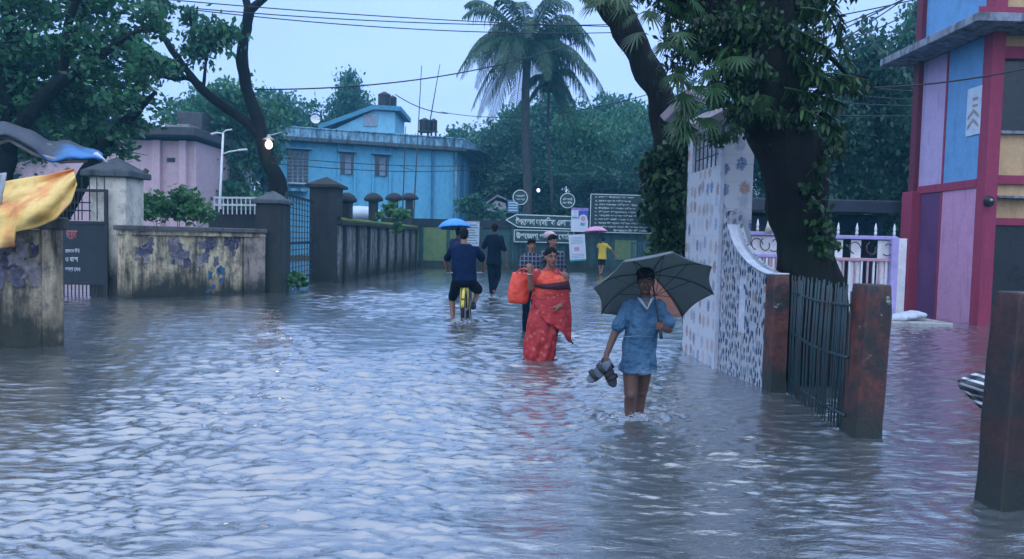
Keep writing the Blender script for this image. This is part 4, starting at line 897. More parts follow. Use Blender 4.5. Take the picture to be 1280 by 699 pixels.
for (x0, x1, y0, y1) in ((359, 385, 188, 228), (424, 441, 192, 218), (467, 484, 195, 220)):
    wv = fbox(onf, nf, ex, x0, x1, y0, y1, .06, 'window', M_glassd, bb)
    fbox(onf, nf, ex, x0-3, x1+4, y0-3.2, y0-.6, .6, 'sunshade', M_blued, bb)
    a = onf((x0+x1)/2, y0); b = onf((x0+x1)/2, y1)
    mb = MB()
    for k in ((.5,) if x0 > 400 else (.25,.5,.75)):
        x_ = x0+(x1-x0)*k; p = onf(x_, y1)+nf*.09; q = onf(x_, y0)+nf*.09; mb.beam(p, q, .09, .05)
    if x0 < 400:
        for k in range(1, 9): yv = y0+(y1-y0)*k/9; mb.beam(onf(x0+.5, yv)+nf*.15, onf(x1-.5, yv)+nf*.15, .03, .03)
    else: mb.beam(onf(x0+.4, y0)+nf*.09, onf(x0+.4, y1)+nf*.09, .1, .05); mb.beam(onf(x0+(x1-x0)*.62, y0+2)+nf*.14, onf(x0+(x1-x0)*.62, y1)+nf*.14, .35, .04, up=(0,1,0))
    mb.build('window_frame', mk('window_frame_grey', (.22,.32,.42), .6), wv)
fbox(onf, nf, ex, 360, 384, 229, 231, .8, 'balcony_rail', M_white, bb); fbox(onf, nf, ex, 360, 384, 236, 240, .8, 'balcony_slab', M_para, bb)
for x_ in (575, 583, 592): fbox(ons, nr, ey, x_-.8, x_+.8, 196, 272, .15, 'pilaster', M_blued, bb)
sd_ = fbox(ons, nr, ey, 586, 597, 208, 222, .12, 'window', M_glassd, bb)
mb = MB(); mb.prism([ons(571, 186)+up*.0, ons(600, 198), ons(600, 200), ons(571, 188)], nr*1.4); mb.build('side_awning', M_slab, bb)
# roof stair room, tanks, dish, aerials
Ysr = 47; p0 = at(432, 157, Ysr); p1 = at(492, 157, Ysr); zt = zz(460, 143, Ysr)
a = at(415, 157, Ysr); b = at(468, 132, Ysr); c = at(494, 134, Ysr); d = at(494, 157, Ysr); base = zr_-.1
poly = [Vector((a.x, Ysr, base)), Vector((d.x, Ysr, base)), Vector((c.x, Ysr, c.z-.3)), Vector((b.x, Ysr, b.z-.3)), Vector((a.x, Ysr, a.z-.3))]
sr = MB(); sr.prism(poly, (0, 4, 0)); sro = sr.build('stair_room', mk('stair_blue', (.22,.56,.74), .7, .2, 1.5), bb)
mb = MB(); q = [Vector((a.x-.8, Ysr-.3, a.z-.30)), Vector((b.x, Ysr-.3, b.z-.28)), Vector((c.x+.4, Ysr-.3, c.z-.28)), Vector((c.x+.4, Ysr-.3, c.z)), Vector((b.x, Ysr-.3, b.z)), Vector((a.x-.8, Ysr-.3, a.z-.02))]
mb.prism(q, (0, 4.6, 0)); mb.build('roof_slab', mk('slab_blue', (.08,.28,.42), .7, .3, 1.5), sro)
p = at(463, 150, Ysr-.05); MB().box((p.x, Ysr-.04, p.z), (.85, .05, .75)).build('shutter_or_dark_opening', mk('shutter_or_dark_opening', (.3,.38,.46), .7), sro)
def tank(px0, px1, py0, py1, Y, label, box=False):
    k = Y/F; c = at((px0+px1)/2, py1, Y); r_t = (px1-px0)*k/2; h = (py1-py0)*k; tr = empty('water_tank', (c.x, Y+r_t, c.z), label, 'water tank')
    mb = MB(); pf = [(r_t*.96, 0), (r_t, .05)]
    for i in range(1, 6): z_ = h*.8*i/6; pf += [(r_t, z_-.04), (r_t*.95, z_), (r_t, z_+.04)]
    pf += [(r_t, h*.84), (r_t*.5, h*.95), (r_t*.3, h*.95)]; mb.lathe((c.x, Y+r_t, c.z), pf, 22); mb.build('tank_body', M_black, tr, True)
    mb = MB(); mb.lathe((c.x, Y+r_t, c.z+h*.945), [(r_t*.34, 0), (r_t*.34, h*.05), (r_t*.2, h*.07)], 16); mb.build('lid', M_black, tr)
    mb = MB()
    for ox_, oy_ in ((-1,-1),(1,-1),(1,1),(-1,1)): mb.tube([(c.x+ox_*r_t*.6, Y+r_t+oy_*r_t*.6, zr_+.1), (c.x+ox_*r_t*.6, Y+r_t+oy_*r_t*.6, c.z)], .05, 5)
    mb.box((c.x, Y+r_t, c.z-.04), (r_t*2.1, r_t*2.1, .07)); mb.build('stand', M_concd, tr) if box else None; return tr
tank(471, 487, 114, 134, Ysr+.5, 'tall black water tank on top of the stair room roof')
tank(485, 495, 119, 134, Ysr+1.5, 'smaller black water tank half hidden behind the tall one')
tank(523, 537, 147, 163, 46.8, 'black water tank on a stand at the right end of the flat roof', True); tank(537, 546, 148, 163, 47.2, 'narrow dark water tank right next to the one on the flat roof', True)
dsh = empty('satellite_dish', tuple(at(393, 158, 42.5)), 'small white satellite dish on the blue building parapet', 'satellite dish')
mb = MB(); cc = at(394, 150, 42.3); Mx = Matrix.Rotation(R(70), 3, 'X') @ Matrix.Rotation(R(20), 3, 'Y'); P = []
for i in range(7):
    P.append([cc+Mx@Vector((.27*i/6*math.cos(a_/12*2*math.pi), .27*i/6*math.sin(a_/12*2*math.pi), .09*(i/6)**2)) for a_ in range(13)])
mb.grid(P); mb.build('dish', M_white, dsh, True, solid=.01); mb = MB(); mb.tube([at(393, 158, 42.5), cc], .02, 6); mb.build('mount', M_steel, dsh)
for (x0, y0, x1, y1, lb_) in ((503, 272, 507, 158, 'thin bamboo aerial pole rising against the blue wall'), (517, 270, 527, 82, 'tall thin aerial mast passing the blue building roof'), (536, 160, 550, 80, 'slanting thin aerial mast on the flat roof')):
    Ya = 41 if y0 > 200 else 47; b_ = at(x0, y0, Ya); mb = MB(); mb.tube([(b_.x, b_.y, 0.2 if y0 > 200 else b_.z), b_, at(x1, y1, Ya)], [.05,.045,.02], 6)
    if lb_.startswith('thin'): mb.tube([at(500, 208, Ya), at(516, 213, Ya)], .02, 5)
    tag(mb.build('aerial_pole', M_concd, None), lb_, 'pole')
# grey shed roof right of blue building
Yg = 42; hs = empty('small_house', (at(622, 262, Yg).x, Yg+1.5, 0), 'small low house with a grey gable roof right of the blue building', 'house')
a = at(603, 264, Yg); b = at(622, 246, Yg); c = at(634, 252, Yg); d = at(634, 268, Yg)
mb = MB(); mb.prism([(a.x, Yg, .2), (d.x, Yg, .2), (d.x, Yg, d.z), (c.x-.1, Yg, c.z-.1), (b.x-.1, Yg, b.z-.2), (a.x+.1, Yg, a.z)], (0, 4, 0)); mb.build('wall', mk('wall_grey', (.42,.44,.46), .8), hs)
mb = MB(); mb.prism([a+Vector((-.5,-.2,-.1)), b+Vector((0,-.2,0)), b+Vector((0,-.2,.1)), a+Vector((-.5,-.2,0))], (0, 4.4, 0)); mb.prism([b+Vector((.004,-.2,0)), c+Vector((.6,-.2,-.2)), c+Vector((.6,-.2,-.1)), b+Vector((.004,-.2,.1))], (0, 4.4, 0)); mb.build('roof', mk('roof_tin', (.30,.29,.30), .7, .3, 3), hs)
# pale drum seen between the domed posts
mb = MB(); Yd = 31; c = at(450, 268, Yd); mb.ell(c, (1.0,.7,.35)); c2 = at(472, 268, Yd)
o = mb.build('tarpaulin_bundle', mk('bundle_white', (.5,.6,.68), .6, .2, 3), None, True); tag(o, 'white covered bundle showing between first and second domed posts', 'bundle')

# ------------------------------------------------------------------ far wall with signs
Yw = 36.3; A = Vector((at(518, 333, Yw-1).x, Yw-1.5, 0)); B = Vector((at(905, 340, Yw+.5).x, Yw, 0)); ex = (B-A).normalized(); nf = Vector((ex.y, -ex.x, 0))
def onw(px, py): d = ray(px, py); s = (A+nf*.10-CAM).dot(nf)/d.dot(nf); return CAM+d*s
zt = onw(560, 272).z; up = Vector((0,0,1))
fw = empty('compound_wall', ((A.x+B.x)/2, Yw, 0), 'long dark green wall across the far end of the flooded road', 'wall')
m_fw = stained('far_wall', (.04,.10,.10), tide=.5, amount=.5, mottle=(.02,.05,.05)); m_fwy = stained('far_wall_lichen', (.17,.26,.10), tide=.4, amount=.25, mottle=(.10,.18,.08))
MB().wall(A, B, .2, -.45, zt-.45).build('wall_panel', m_fw, fw)
MB().wall(A-ex*1.5, B, .34, zt-.447, zt-.08).build('beam', mk('beam_dark', (.015,.022,.028), .7, .4, 1), fw)
for (x0, x1) in ((519, 523), (529, 558), (562, 578)):
    fbox(onw, nf, ex, x0, x1, 284, 326, .05, 'lichen_panel', m_fwy, fw)
for x_ in (527, 560, 600, 640): fbox(onw, nf, ex, x_-1.5, x_+1.5, 283, 334, .12, 'wall_post', m_fw, fw)
fbox(onw, nf, ex, 768, 795, 300, 325, .03, 'lichen_panel', m_fwy, fw)
def sign_on(name, label, cat, x0, x1, y0, y1, mt, t=.05, fr=True, lines=(), gap=.14, frm=None, tilt=0):
    a = onw(x0, y1)+nf*gap; b = onw(x1, y1)+nf*gap; zt_ = (onw(x0, y0)+nf*gap).z; z0_ = (a.z+b.z)/2
    s = empty(name, tuple((a+b)/2), label, cat); a = Vector((a.x, a.y, z0_)); b = Vector((b.x, b.y, z0_)); h = zt_-z0_
    mb = MB(); mb.prism([a, b, b+up*h, a+up*h], -nf*t); mb.build('board', mt, s)
    if fr:
        mb = MB(); e_ = .035; n_ = nf*.006
        for (p, q) in ((a, b), (a+up*h, b+up*h)): mb.beam(p+n_, q+n_, .02, e_)
        for (p, q) in ((a, a+up*h), (b, b+up*h)): mb.beam(p+n_+up*.02, q+n_-up*.02, e_, .02, up=nf)
        mb.build('border', frm or M_letter, s)
    for (body, u0_, u1_, v0, hh, mm) in lines:
        text('lettering', body, a.lerp(b, u0_)+up*h*v0, a.lerp(b, u1_)+up*h*v0, h*hh, mm, s, .025, .008)
    return s, a, b, h
# arrow board
a = onw(645, 284)+nf*.2; s = empty('arrow_sign', tuple(a), 'upper green arrow shaped road sign pointing left with white Bengali letters', 'sign')
def ow(px, py): return onw(px, py)+nf*.2
poly = [ow(632, 275), ow(645, 268.5), ow(716, 271), ow(716, 286.5), ow(647, 284)]
mb = MB(); mb.prism(poly, -nf*.05); mb.build('board', M_signgreen, s)
mb = MB()
for i in range(5): mb.beam(poly[i]+nf*.01, poly[(i+1) % 5]+nf*.01, .02, .045)
mb.build('border', M_letter, s)
P0 = ow(644, 281.5); P1 = ow(713, 283.5); P1.z = P0.z; text('lettering', 'উপেজলা আবািসক এলাকা', P0, P1, .40, M_letter, s, .03, .012)
mb = MB()
for x_ in (655, 700): p_ = ow(x_, 280)-nf*.09; mb.tube([(p_.x, p_.y, -.3), p_], .03, 6)
mb.build('post', M_iron, s)
s, a, b, h = sign_on('name_board', 'lower green sign board with white Bengali letters under the arrow sign', 'sign', 642, 716, 287.5, 303, M_signgreen, gap=.22,
   lines=[('উপেজলা পশাসন েকাঠা', .03, .97, .28, .6, M_letter)])
mb = MB(); mb.tube([a.lerp(b, .37)+up*h*.22+nf*.012, a.lerp(b, .385)+up*h*.17+nf*.012, a.lerp(b, .41)+up*h*.26+nf*.012], .012, 5); mb.build('lettering', M_letter, s)
# round plates on poles
for (px, py, l1, l2, lb_) in ((650, 247, 'সততাই', 'সবেশষ্ঠ', 'round green plate with two lines of letters above the arrow point'), (709, 251, 'এিট সরকাির', 'জিম', 'round green plate on a pole left of the large text board')):
    c = onw(px, py)+nf*.10; s = empty('round_sign', (c.x, c.y, 0), lb_, 'sign'); rr = 9*c.y/F
    Mx = Matrix((ex, up, nf)).transposed()
    mb = MB(); pts = [c+Mx@Vector((rr*math.cos(k/28*2*math.pi), rr*math.sin(k/28*2*math.pi), 0)) for k in range(28)]; mb.prism(pts, -nf*.03); mb.build('plate', M_signgreen, s)
    mb = MB(); mb.tube(pts+[pts[0]], .022, 5, False); mb.build('rim', M_letter, s)
    mb = MB(); mb.tube([(c.x, c.y+.02, -.3), c-nf*.05], .03, 6); mb.build('post', M_iron, s)
    for (tx, v_) in ((l1, .05), (l2, -.45)): text('lettering', tx, c-ex*rr*.68+up*rr*v_, c+ex*rr*.68+up*rr*v_, rr*.34, M_letter, s, .02, .008)
# large text board
rows = ['১. েদেশর উন্নয়ন হেব ভাল', '২. মাদক েসবন কিরেবন না', '৩. গাছ লাগান পিরেবশ বাঁচান জীবন', '৪. িনয়িমত কর পদান কিরেবন', '৫. িশশুেক িবদ্যালেয় পাঠান সকেল', '৬. বাল্যিববাহ েরাধ কিরেত হইেব এখন', '৭. সরকাির জিম রক্ষা করুন', '৮. জন্ম িনবন্ধন কিরেত হইেব সকেল', '৯. আইন েমেন চলুন িনরাপেদ থাকুন']
s, a, b, h = sign_on('text_board', 'large dark board covered with many rows of white letters', 'sign', 736, 812, 243, 291, mk('board_dark', (.02,.04,.04), .5, .4, 3), gap=.25,
   lines=[(tx, .07, .07+.012*len(tx)*2.2 if len(tx) < 28 else .95, .90-i*.098, .062, M_letter) for i, tx in enumerate(rows)]+[('উপেজলা িনবাহী অিফস', .38, .97, .02, .075, M_letter)])
mb = MB()
for u_ in (.12, .88): p_ = a.lerp(b, u_)-nf*.08; mb.tube([(p_.x, p_.y, -.3), p_+up*h], .04, 6)
mb.build('post', M_iron, s)
# posters
M_pw = mk('poster_white', (.62,.68,.78), .6, .1, 6); M_pb = mk('poster_blue', (.05,.10,.42), .5); M_pp = mk('poster_purple', (.30,.22,.55), .5); M_ppk = mk('poster_pink', (.55,.3,.38), .5); M_pt = mk('poster_teal', (.08,.35,.42), .5)
s, a, b, h = sign_on('poster_banner', 'white and blue election poster hanging over the end of the arrow sign', 'poster', 712, 733, 260, 290, M_pw, .01, False, gap=.34)
e_ = b-a
def rect(u0_, u1_, v0, v1, mt, k, nm='print'): mb = MB(); p = a+nf*.004*k; mb.prism([p+e_*u0_+up*h*v0, p+e_*u1_+up*h*v0, p+e_*u1_+up*h*v1, p+e_*u0_+up*h*v1], -nf*.003); mb.build(nm, mt, s)
rect(0, 1, .9, 1, M_pp, 1); rect(.42, 1, .5, .89, M_pb, 1); rect(.55, .8, .25, .42, M_pt, 1); rect(.04, .38, .55, .62, M_pt, 1)
c = a+e_*.7+up*h*.55+nf*.009; Mx = Matrix((ex, up, nf)).transposed(); mb = MB(); mb.prism([c+Mx@Vector((.2*math.cos(k/20*6.283), .2*math.sin(k/20*6.283), 0)) for k in range(20)], -nf*.003); mb.build('print', M_pw, s)
c = c+nf*.004; mb = MB(); mb.prism([c+Mx@Vector((.12*math.cos(k/20*6.283), .12*math.sin(k/20*6.283), 0)) for k in range(20)], -nf*.003); mb.build('print', M_ppk, s)
mb = MB(); p = a+nf*.008; mb.prism([p+e_*.1+up*h*.64, p+e_*.36+up*h*.64, p+e_*.26+up*h*.88, p+e_*.14+up*h*.88], -nf*.003); mb.build('print', mk('poster_pale', (.5,.62,.7), .5), s)
s, a, b, h = sign_on('paper_notice', 'pale notice sheet with teal edge hanging tilted below the blue poster', 'poster', 711, 731, 293, 326, M_pw, .01, False, gap=.36)
e_ = b-a
rect(.0, 1, .0, .06, M_pt, 1); rect(.3, .62, .38, .52, M_ppk, 1)
for i in range(5): rect(.12, .88, .66+i*.055, .675+i*.055, M_pt, 1)
for i in range(3): rect(.12, .88, .12+i*.06, .135+i*.06, M_pt, 1)
s.rotation_euler = (0, R(-5), 0)
s, a, b, h = sign_on('notice_board', 'white printed notice board right of the blue umbrella', 'sign', 580, 599, 276, 308, mk('board_paleblue', (.45,.58,.68), .6), .03, True, gap=.2, frm=M_concd)
e_ = b-a
for i in range(8): rect(.12, .88-.1*(i % 3), .12+i*.1, .145+i*.1, M_concd, 1.5)
s, a, b, h = sign_on('small_sign', 'small blue sign with white lines left of the first round plate', 'sign', 634, 648, 250, 266, mk('board_blue', (.06,.20,.36), .6), .03, False, gap=.1)
e_ = b-a
for i in range(4): rect(.1, .9, .15+i*.2, .22+i*.2, M_letter, 1.5)
mb = MB(); p_ = a.lerp(b, .5)-nf*.05; mb.tube([(p_.x, p_.y, 0), p_+up*h], .03, 6); mb.build('post', M_iron, s)
# teal gate right of the wall
Yq = 33.5; g = empty('far_gate', (at(805, 335, Yq).x, Yq, 0), 'dark teal bar gate at the right end of the far wall', 'gate'); mb = MB()
for x_ in (790, 806, 822, 838): mb.beam(at(x_, 340, Yq), at(x_, 302, Yq), .12, .1, (1,0,0))
for y_ in (304, 322): mb.beam(at(788, y_, Yq), at(842, y_+1, Yq), .06, .08)
for i in range(18): mb.beam(at(790+i*2.8, 340, Yq), at(790+i*2.8, 304, Yq), .03, .03, (1,0,0))
mb.build('bars', mk('teal_iron', (.03,.10,.13), .6), g)
p = at(829, 304, Yq-.5); MB().box((p.x, p.y, p.z), (.45,.3,.35)).build('post_cap', mk('brick_red', (.30,.12,.09), .8), g, bevel=.02)
# ------------------------------------------------------------------ tiled gateway pillar and curved tiled wall
t = NT('tile_shells')  # white tile with blue and peach shell blots
tcn = t.n('ShaderNodeTexCoord'); uv = tcn.outputs['Object']
X_, Y_, Z_ = t.xyz(uv)[:3]; cmb = t.n('ShaderNodeCombineXYZ'); t.l(t.math('SUBTRACT', X_, Y_), cmb.inputs[0]); t.l(t.math('MULTIPLY', Z_, .8), cmb.inputs[1])
v = t.n('ShaderNodeTexVoronoi', feature='F1', voronoi_dimensions='2D'); t.l(cmb.outputs[0], v.inputs['Vector']); v.inputs['Scale'].default_value = 5.6; v.inputs['Randomness'].default_value = .5
dist = v.outputs['Distance']; cs = t.xyz(v.outputs['Color']); wob = t.noise(30, uv, 3)
blot = t.rng(t.math('ADD', dist, t.rng(wob, .3, .7, -.12, .12)), .29, .36, 1, 0); inner = t.rng(t.noise(60, uv, 2), .4, .6, .5, 1)
colr = t.mix(t.rng(cs[0], .45, .5), (.045,.14,.32), (.36,.19,.15)); colr = t.mix(t.rng(cs[1], .7, .75), colr, (.42,.48,.55))
grout = t.n('ShaderNodeTexBrick'); t.l(t.mapp((1,1,1), uv, (R(90),0,0)), grout.inputs['Vector'])
sx, sy, sz = t.xyz(uv)[:3]
gz = t.math('PINGPONG', sz, .15); gr = t.rng(gz, 0, .004, 1, 0)
dirt = t.noise(2.5, t.mapp((1.5,1.5,.4), uv), 6, .7)
c_ = t.mix(t.math('MULTIPLY', t.math('MULTIPLY', blot, inner), t.rng(cs[2], .3, .95, 1, .45)), (.62,.65,.70), colr); c_ = t.mix(t.math('MULTIPLY', gr, .5), c_, (.3,.3,.32)); c_ = t.mix(t.rng(dirt, .55, .8, 0, .5), c_, (.25,.25,.24))
M_shell = t.fin(c_, .22, .5)
t = NT('tile_dashes')  # pale tile with rows of upright dark blue ticks
uv = t.n('ShaderNodeTexCoord').outputs['Object']
X_, Y_, Z_ = t.xyz(uv)[:3]; cmb = t.n('ShaderNodeCombineXYZ'); t.l(t.math('MULTIPLY', t.math('SUBTRACT', X_, Y_), .8), cmb.inputs[0]); t.l(t.math('MULTIPLY', Z_, .42), cmb.inputs[1])
v = t.n('ShaderNodeTexVoronoi', feature='F1', voronoi_dimensions='2D'); t.l(cmb.outputs[0], v.inputs['Vector']); v.inputs['Scale'].default_value = 24; v.inputs['Randomness'].default_value = .8
blot = t.rng(t.math('ADD', v.outputs['Distance'], t.rng(t.noise(50, uv, 2), .3, .7, -.1, .1)), .32, .44, 1, 0); cs = t.xyz(v.outputs['Color'])
colr = t.mix(t.rng(cs[0], .5, .6), (.02,.045,.10), (.14,.20,.28)); colr = t.mix(t.rng(cs[1], .8, .85), colr, (.33,.27,.24))
gz = t.math('PINGPONG', t.xyz(uv)[2], .15); gr = t.rng(gz, 0, .004, 1, 0); gx = t.rng(t.math('PINGPONG', t.xyz(uv)[0], .125), 0, .003, 1, 0)
c_ = t.mix(blot, (.42,.46,.52), colr); c_ = t.mix(t.math('MULTIPLY', t.math('MAXIMUM', gr, gx), .6), c_, (.25,.26,.3))
c_ = t.mix(t.rng(t.noise(2.5, t.mapp((1.5,1.5,.4), uv), 6, .7), .5, .8, 0, .45), c_, (.2,.21,.2)); M_dash = t.fin(c_, .22, .5)
M_cop = mk('coping_tile', (.62,.68,.75), .25, .2, 7, .05)
up = Vector((0,0,1))
Pf = W(893, 461); Pb = W(860, 443); Pr = W(930, 452) # front edge, back-left, right
d1 = (Pb-Pf); d1.z = 0; d1 = d1.normalized(); Ld = 1.35; n1 = Vector((-d1.y, d1.x, 0)); 
if n1.x < 0: n1 = -n1
Wp = .36; ztp = at(893, 148, Pf.y).z
tp = empty('tiled_pillar', tuple(Pf+d1*Ld/2+n1*Wp/2), 'tall white gateway pillar tiled with blue and peach shell shapes', 'pillar')
a, b, c, d = Pf, Pf+n1*Wp, Pf+n1*Wp+d1*Ld, Pf+d1*Ld
z1_, z2_ = ztp-.50, ztp-.03
MB().prism([p-up*.45 for p in (a, b, c, d)], up*(z1_+.45)).build('shaft', M_shell, tp, bevel=.008)
# the top carries an open niche with a grille facing the road
def col_(p, s1, s2, z0, z1, nm='niche_jamb'): MB().prism([p+up*z0, p+n1*s2+up*z0, p+n1*s2+d1*s1+up*z0, p+d1*s1+up*z0], up*(z1-z0)).build(nm, M_shell, tp)
z1_ += .002; col_(a, .12, Wp, z1_, z2_); col_(a+d1*(Ld-.2), .2, Wp, z1_, z2_); col_(a+d1*.122+n1*.14, Ld-.324, Wp-.14, z1_, z2_, 'niche_back')
MB().prism([a-d1*.0+up*z2_, b+up*z2_, c+up*z2_, d+up*z2_], up*.05).build('niche_top', M_cop, tp)
mb = MB()
for i in range(7): p = a+d1*(.16+(Ld-.4)*i/6)+n1*.03; mb.tube([p+up*z1_, p+up*z2_], .008, 5)
for k in (.3,.6): mb.tube([a+d1*.13+n1*.03+up*(z1_+.47*k), a+d1*(Ld-.22)+n1*.03+up*(z1_+.47*k)], .008, 5)
mb.build('grille', M_iron, tp)
MB().prism([a-n1*.012+d1*-.012-up*.45, a+n1*.03-d1*.012-up*.45, a+n1*.03+d1*.03-up*.45, a-n1*.012+d1*.03-up*.45], up*(ztp+.42)).build('edge_trim', mk('trim_white', (.55,.6,.7), .3, .15, 6), tp)
# sloping slab on top
q0 = at(838, 152, Pf.y+1.0); q1 = at(872, 118, Pf.y+.8); sdir = (q1-q0)
mb = MB(); mb.beam(q0, q0+sdir*1.0, .5, .10); mb.build('roof_slab', mk('slab_pinkgrey', (.34,.30,.33), .8, .3, 5), tp, bevel=.01)
mb = MB(); mb.beam(at(856, 163, Pf.y-.05), at(902, 140, Pf.y+.1), .6, .09); mb.build('roof_slab', mk('slab_pinkgrey', (.3,.3,.3)), tp, bevel=.01)
# curved wall towards the camera
Q0 = Pf+n1*.03-d1*.0; Q1 = W(957, 487); dw = (Q1-Q0); dw.z = 0; Lw = dw.length; dw = dw.normalized(); nw = Vector((-dw.y, dw.x, 0)); 
Q0 = Q0+dw*.02
def zw(px, py): 
    d = ray(px, py); n = nw; s = (Q0-CAM).dot(n)/d.dot(n); p = CAM+d*s; return (p-Q0).dot(dw), p.z
prof = [zw(*p) for p in ((898,262),(910,264),(911,281),(918,303),(928,319),(940,331),(957,341))]
prof = [(max(0, min(Lw, s)), z) for s, z in prof]
zc = prof[-1][1]
poly = [Q0-up*.45, Q0+dw*Lw-up*.45]+[Q0+dw*s+up*z for s, z in reversed(prof)]
cw_ = empty('tiled_wall', tuple(Q0+dw*Lw/2), 'low wall with swooping curved top, tiled with dark blue ticks, beside the white pillar', 'wall')
mb = MB(); mb.prism(poly, nw*.16); o = mb.build('wall_panel', M_dash, cw_)
sm = smooth_path([Q0+dw*s+up*z for s, z in prof[2:]]+[Q0+dw*(Lw+.12)+up*(zc-.0)], 4); P = []
for p in sm: P.append([p-nw*.015, p+nw*.12])
mb = MB(); mb.grid(P); mb.build('coping', M_cop, cw_, True, solid=.018)
s0, z0 = zw(926, 348); s1, z1 = zw(934, 418)
mb = MB(); mb.prism([Q0+dw*s0+up*z0, Q0+dw*(s0+.13)+up*z0, Q0+dw*(s0+.13)+up*z1, Q0+dw*s0+up*z1], -nw*.006); mb.build('plain_tile', mk('tile_pale', (.55,.62,.72), .25, .2, 9), cw_)
mb = MB()
for (x_, y_) in ((929,355),(931,362),(930,395),(932,402)): s_, z_ = zw(x_, y_); p = Q0+dw*(s_+.03)+up*z_-nw*.008; mb.prism([p, p+dw*.03, p+dw*.045-up*.05, p+dw*.01-up*.05], -nw*.003)
mb.build('tile_print', mk('tile_ink', (.06,.10,.18), .4), cw_)

# ------------------------------------------------------------------ concrete fence posts and green bar fence
t = NT('post_red'); f = t.noise(3.2, None, 7, .7); f2 = t.noise(9, None, 7, .75); z = t.xyz()[2]; vv = t.vor(17, None)
c_ = t.mix(t.rng(f2, .4, .6), (.06,.018,.014), (.14,.040,.026)); c_ = t.mix(t.rng(f, .45, .58, 0, .92), c_, (.012,.014,.014))
c_ = t.mix(t.math('MULTIPLY', t.rng(t.noise(7, t.mapp((1,1,1), loc=(4,2,8)), 5, .75), .63, .68), t.rng(z, .35, .6)), c_, (.34,.33,.30))
c_ = t.mix(t.rng(t.math('ADD', z, t.rng(f, .2, .8, -.35, .35)), .1, .28, .95, 0), c_, (.012,.02,.014)); t.bump(t.math('ADD', f2, f), .7, .02); M_post = t.fin(c_, .42, .45)
M_postd = t.m.copy(); M_postd.name = 'post_dark'
for n__ in M_postd.node_tree.nodes:
    if n__.type == 'MIX' and abs(n__.inputs[6].default_value[0]-.06) < 1e-4: n__.inputs[6].default_value = (.022,.010,.010,1); n__.inputs[7].default_value = (.055,.017,.015,1)
def fpost(px0, px1, pyb, pytop, label, M=None, rz=.15, lean=(0,0)):
    b = W((px0+px1)/2, pyb); wpx = (px1-px0)*b.y/F; w_ = wpx*.82; b.y += w_/2; zt = at((px0+px1)/2, pytop, b.y-w_/2).z
    r = empty('fence_post', (b.x, b.y, 0), label, 'post'); mb = MB(); ca, sa = math.cos(rz), math.sin(rz); P = []
    for i in range(15):
        z_ = -.45+(zt+.45)*i/14; ring = []
        for k in range(16):
            u = k/16*4; s = int(u); v = u-s; cx = [(-1+2*v, -1), (1, -1+2*v), (1-2*v, 1), (-1, 1-2*v)][s]
            tp_ = 1-.10*max(0, (i-12)/2); x_, y_ = cx[0]*w_/2*tp_, cx[1]*w_/2*tp_; nz_ = .012*mnoise.noise(Vector((x_*6+px0, y_*6, z_*5)))
            ring.append(Vector((b.x+(x_*ca-y_*sa)*(1+nz_*4)+lean[0]*z_, b.y+(x_*sa+y_*ca)*(1+nz_*4)+lean[1]*z_, z_)))
        P.append(ring)
    mb.rings(P); mb.build('post_shaft', M or M_post, r, True, bevel=.012); return r, b, zt
f1, b1, z1 = fpost(957, 984, 491, 344, 'red painted concrete fence post where the tiled wall ends')
f2_, b2, z2 = fpost(1062, 1107, 547, 356, 'red fence post with chipped paint and black top in the middle of the right fence', lean=(.03,0))
f3, b3, z3 = fpost(1240, 1296, 640, 366, 'dark reddish fence post at the right edge of the picture, nearest the camera', M_postd, lean=(.03,0))
for f_ in (f1, f2_, f3): f_['group'] = 'concrete posts of the right fence'
t = NT('bar_green'); f = t.noise(6, None, 6, .7); M_bar = t.fin(t.mix(t.rng(f, .45, .6), (.012,.05,.06), (.03,.03,.035)), .45, .4)
def barfence(label, p, q, zp, zq, n, extra=None):
    g = empty('bar_fence', tuple((p+q)/2), label, 'fence')
    for i in range(n):
        u = (i+.5)/n; c = p.lerp(q, u); zt = zp+(zq-zp)*u+.03*math.sin(i*2.3); sg = .04*math.sin(u*math.pi)
        mb = MB(); j = random.uniform(-.02, .02); mb.tube([c+Vector((j*.4, sg, -.4)), c+Vector((j*1.2, sg, zt*.5)), c+Vector((j, 0, zt))], .0058, 5); mb.build('fence_bar', M_bar, g, True)
    for v_ in (.12, .52, .88):
        mb = MB(); mb.tube(smooth_path([p+up*(zp*v_), p.lerp(q, .5)+Vector((0,.02,(zp+zq)/2*v_-.03)), q+up*(zq*v_)], 4), .013, 5); mb.build('fence_rail', M_bar, g, True)
    return g
barfence('green iron bar fence between the red post and the chipped post, tree trunk behind', Vector((b1.x+.14, b1.y, 0)), Vector((b2.x-.12, b2.y+.02, 0)), z1-.02, z2-.03, 44)
barfence('green iron bar fence running out of frame beside the nearest dark post', Vector((b3.x+.17, b3.y-.05, 0)), Vector((b3.x+1.0, b3.y-1.2, 0)), z3-.02, z3-.02, 16)
mb = MB(); Pn = []
for i in range(13):
    u = i/12; row = []
    for j in range(9):
        v_ = j/8; x_ = 1199+46*u; y_ = 477-17*u**.8+v_*(6+62*u)*(1 if u > .02 else .3); row.append(at(x_, y_, 6.0+.35*math.sin(v_*9.0+u*1.5)*.25+.1*u))
    Pn.append(row)
t = NT('folded_sheet'); wv = t.n('ShaderNodeTexWave', wave_type='BANDS'); t.l(t.mapp((.5,1,1), None, (0,R(62),0)), wv.inputs['Vector']); wv.inputs['Scale'].default_value = 6.5; wv.inputs['Distortion'].default_value = 1.5
mf = t.fin(t.mix(t.rng(wv.outputs['Fac'], .62, .72), (.006,.007,.012), (.5,.53,.58)), .3, .5)
mb.grid(Pn); tag(mb.build('folded_sheet', mf, None, True, solid=.03), 'folded black and white striped sheet poking out behind the nearest post', 'sheet')

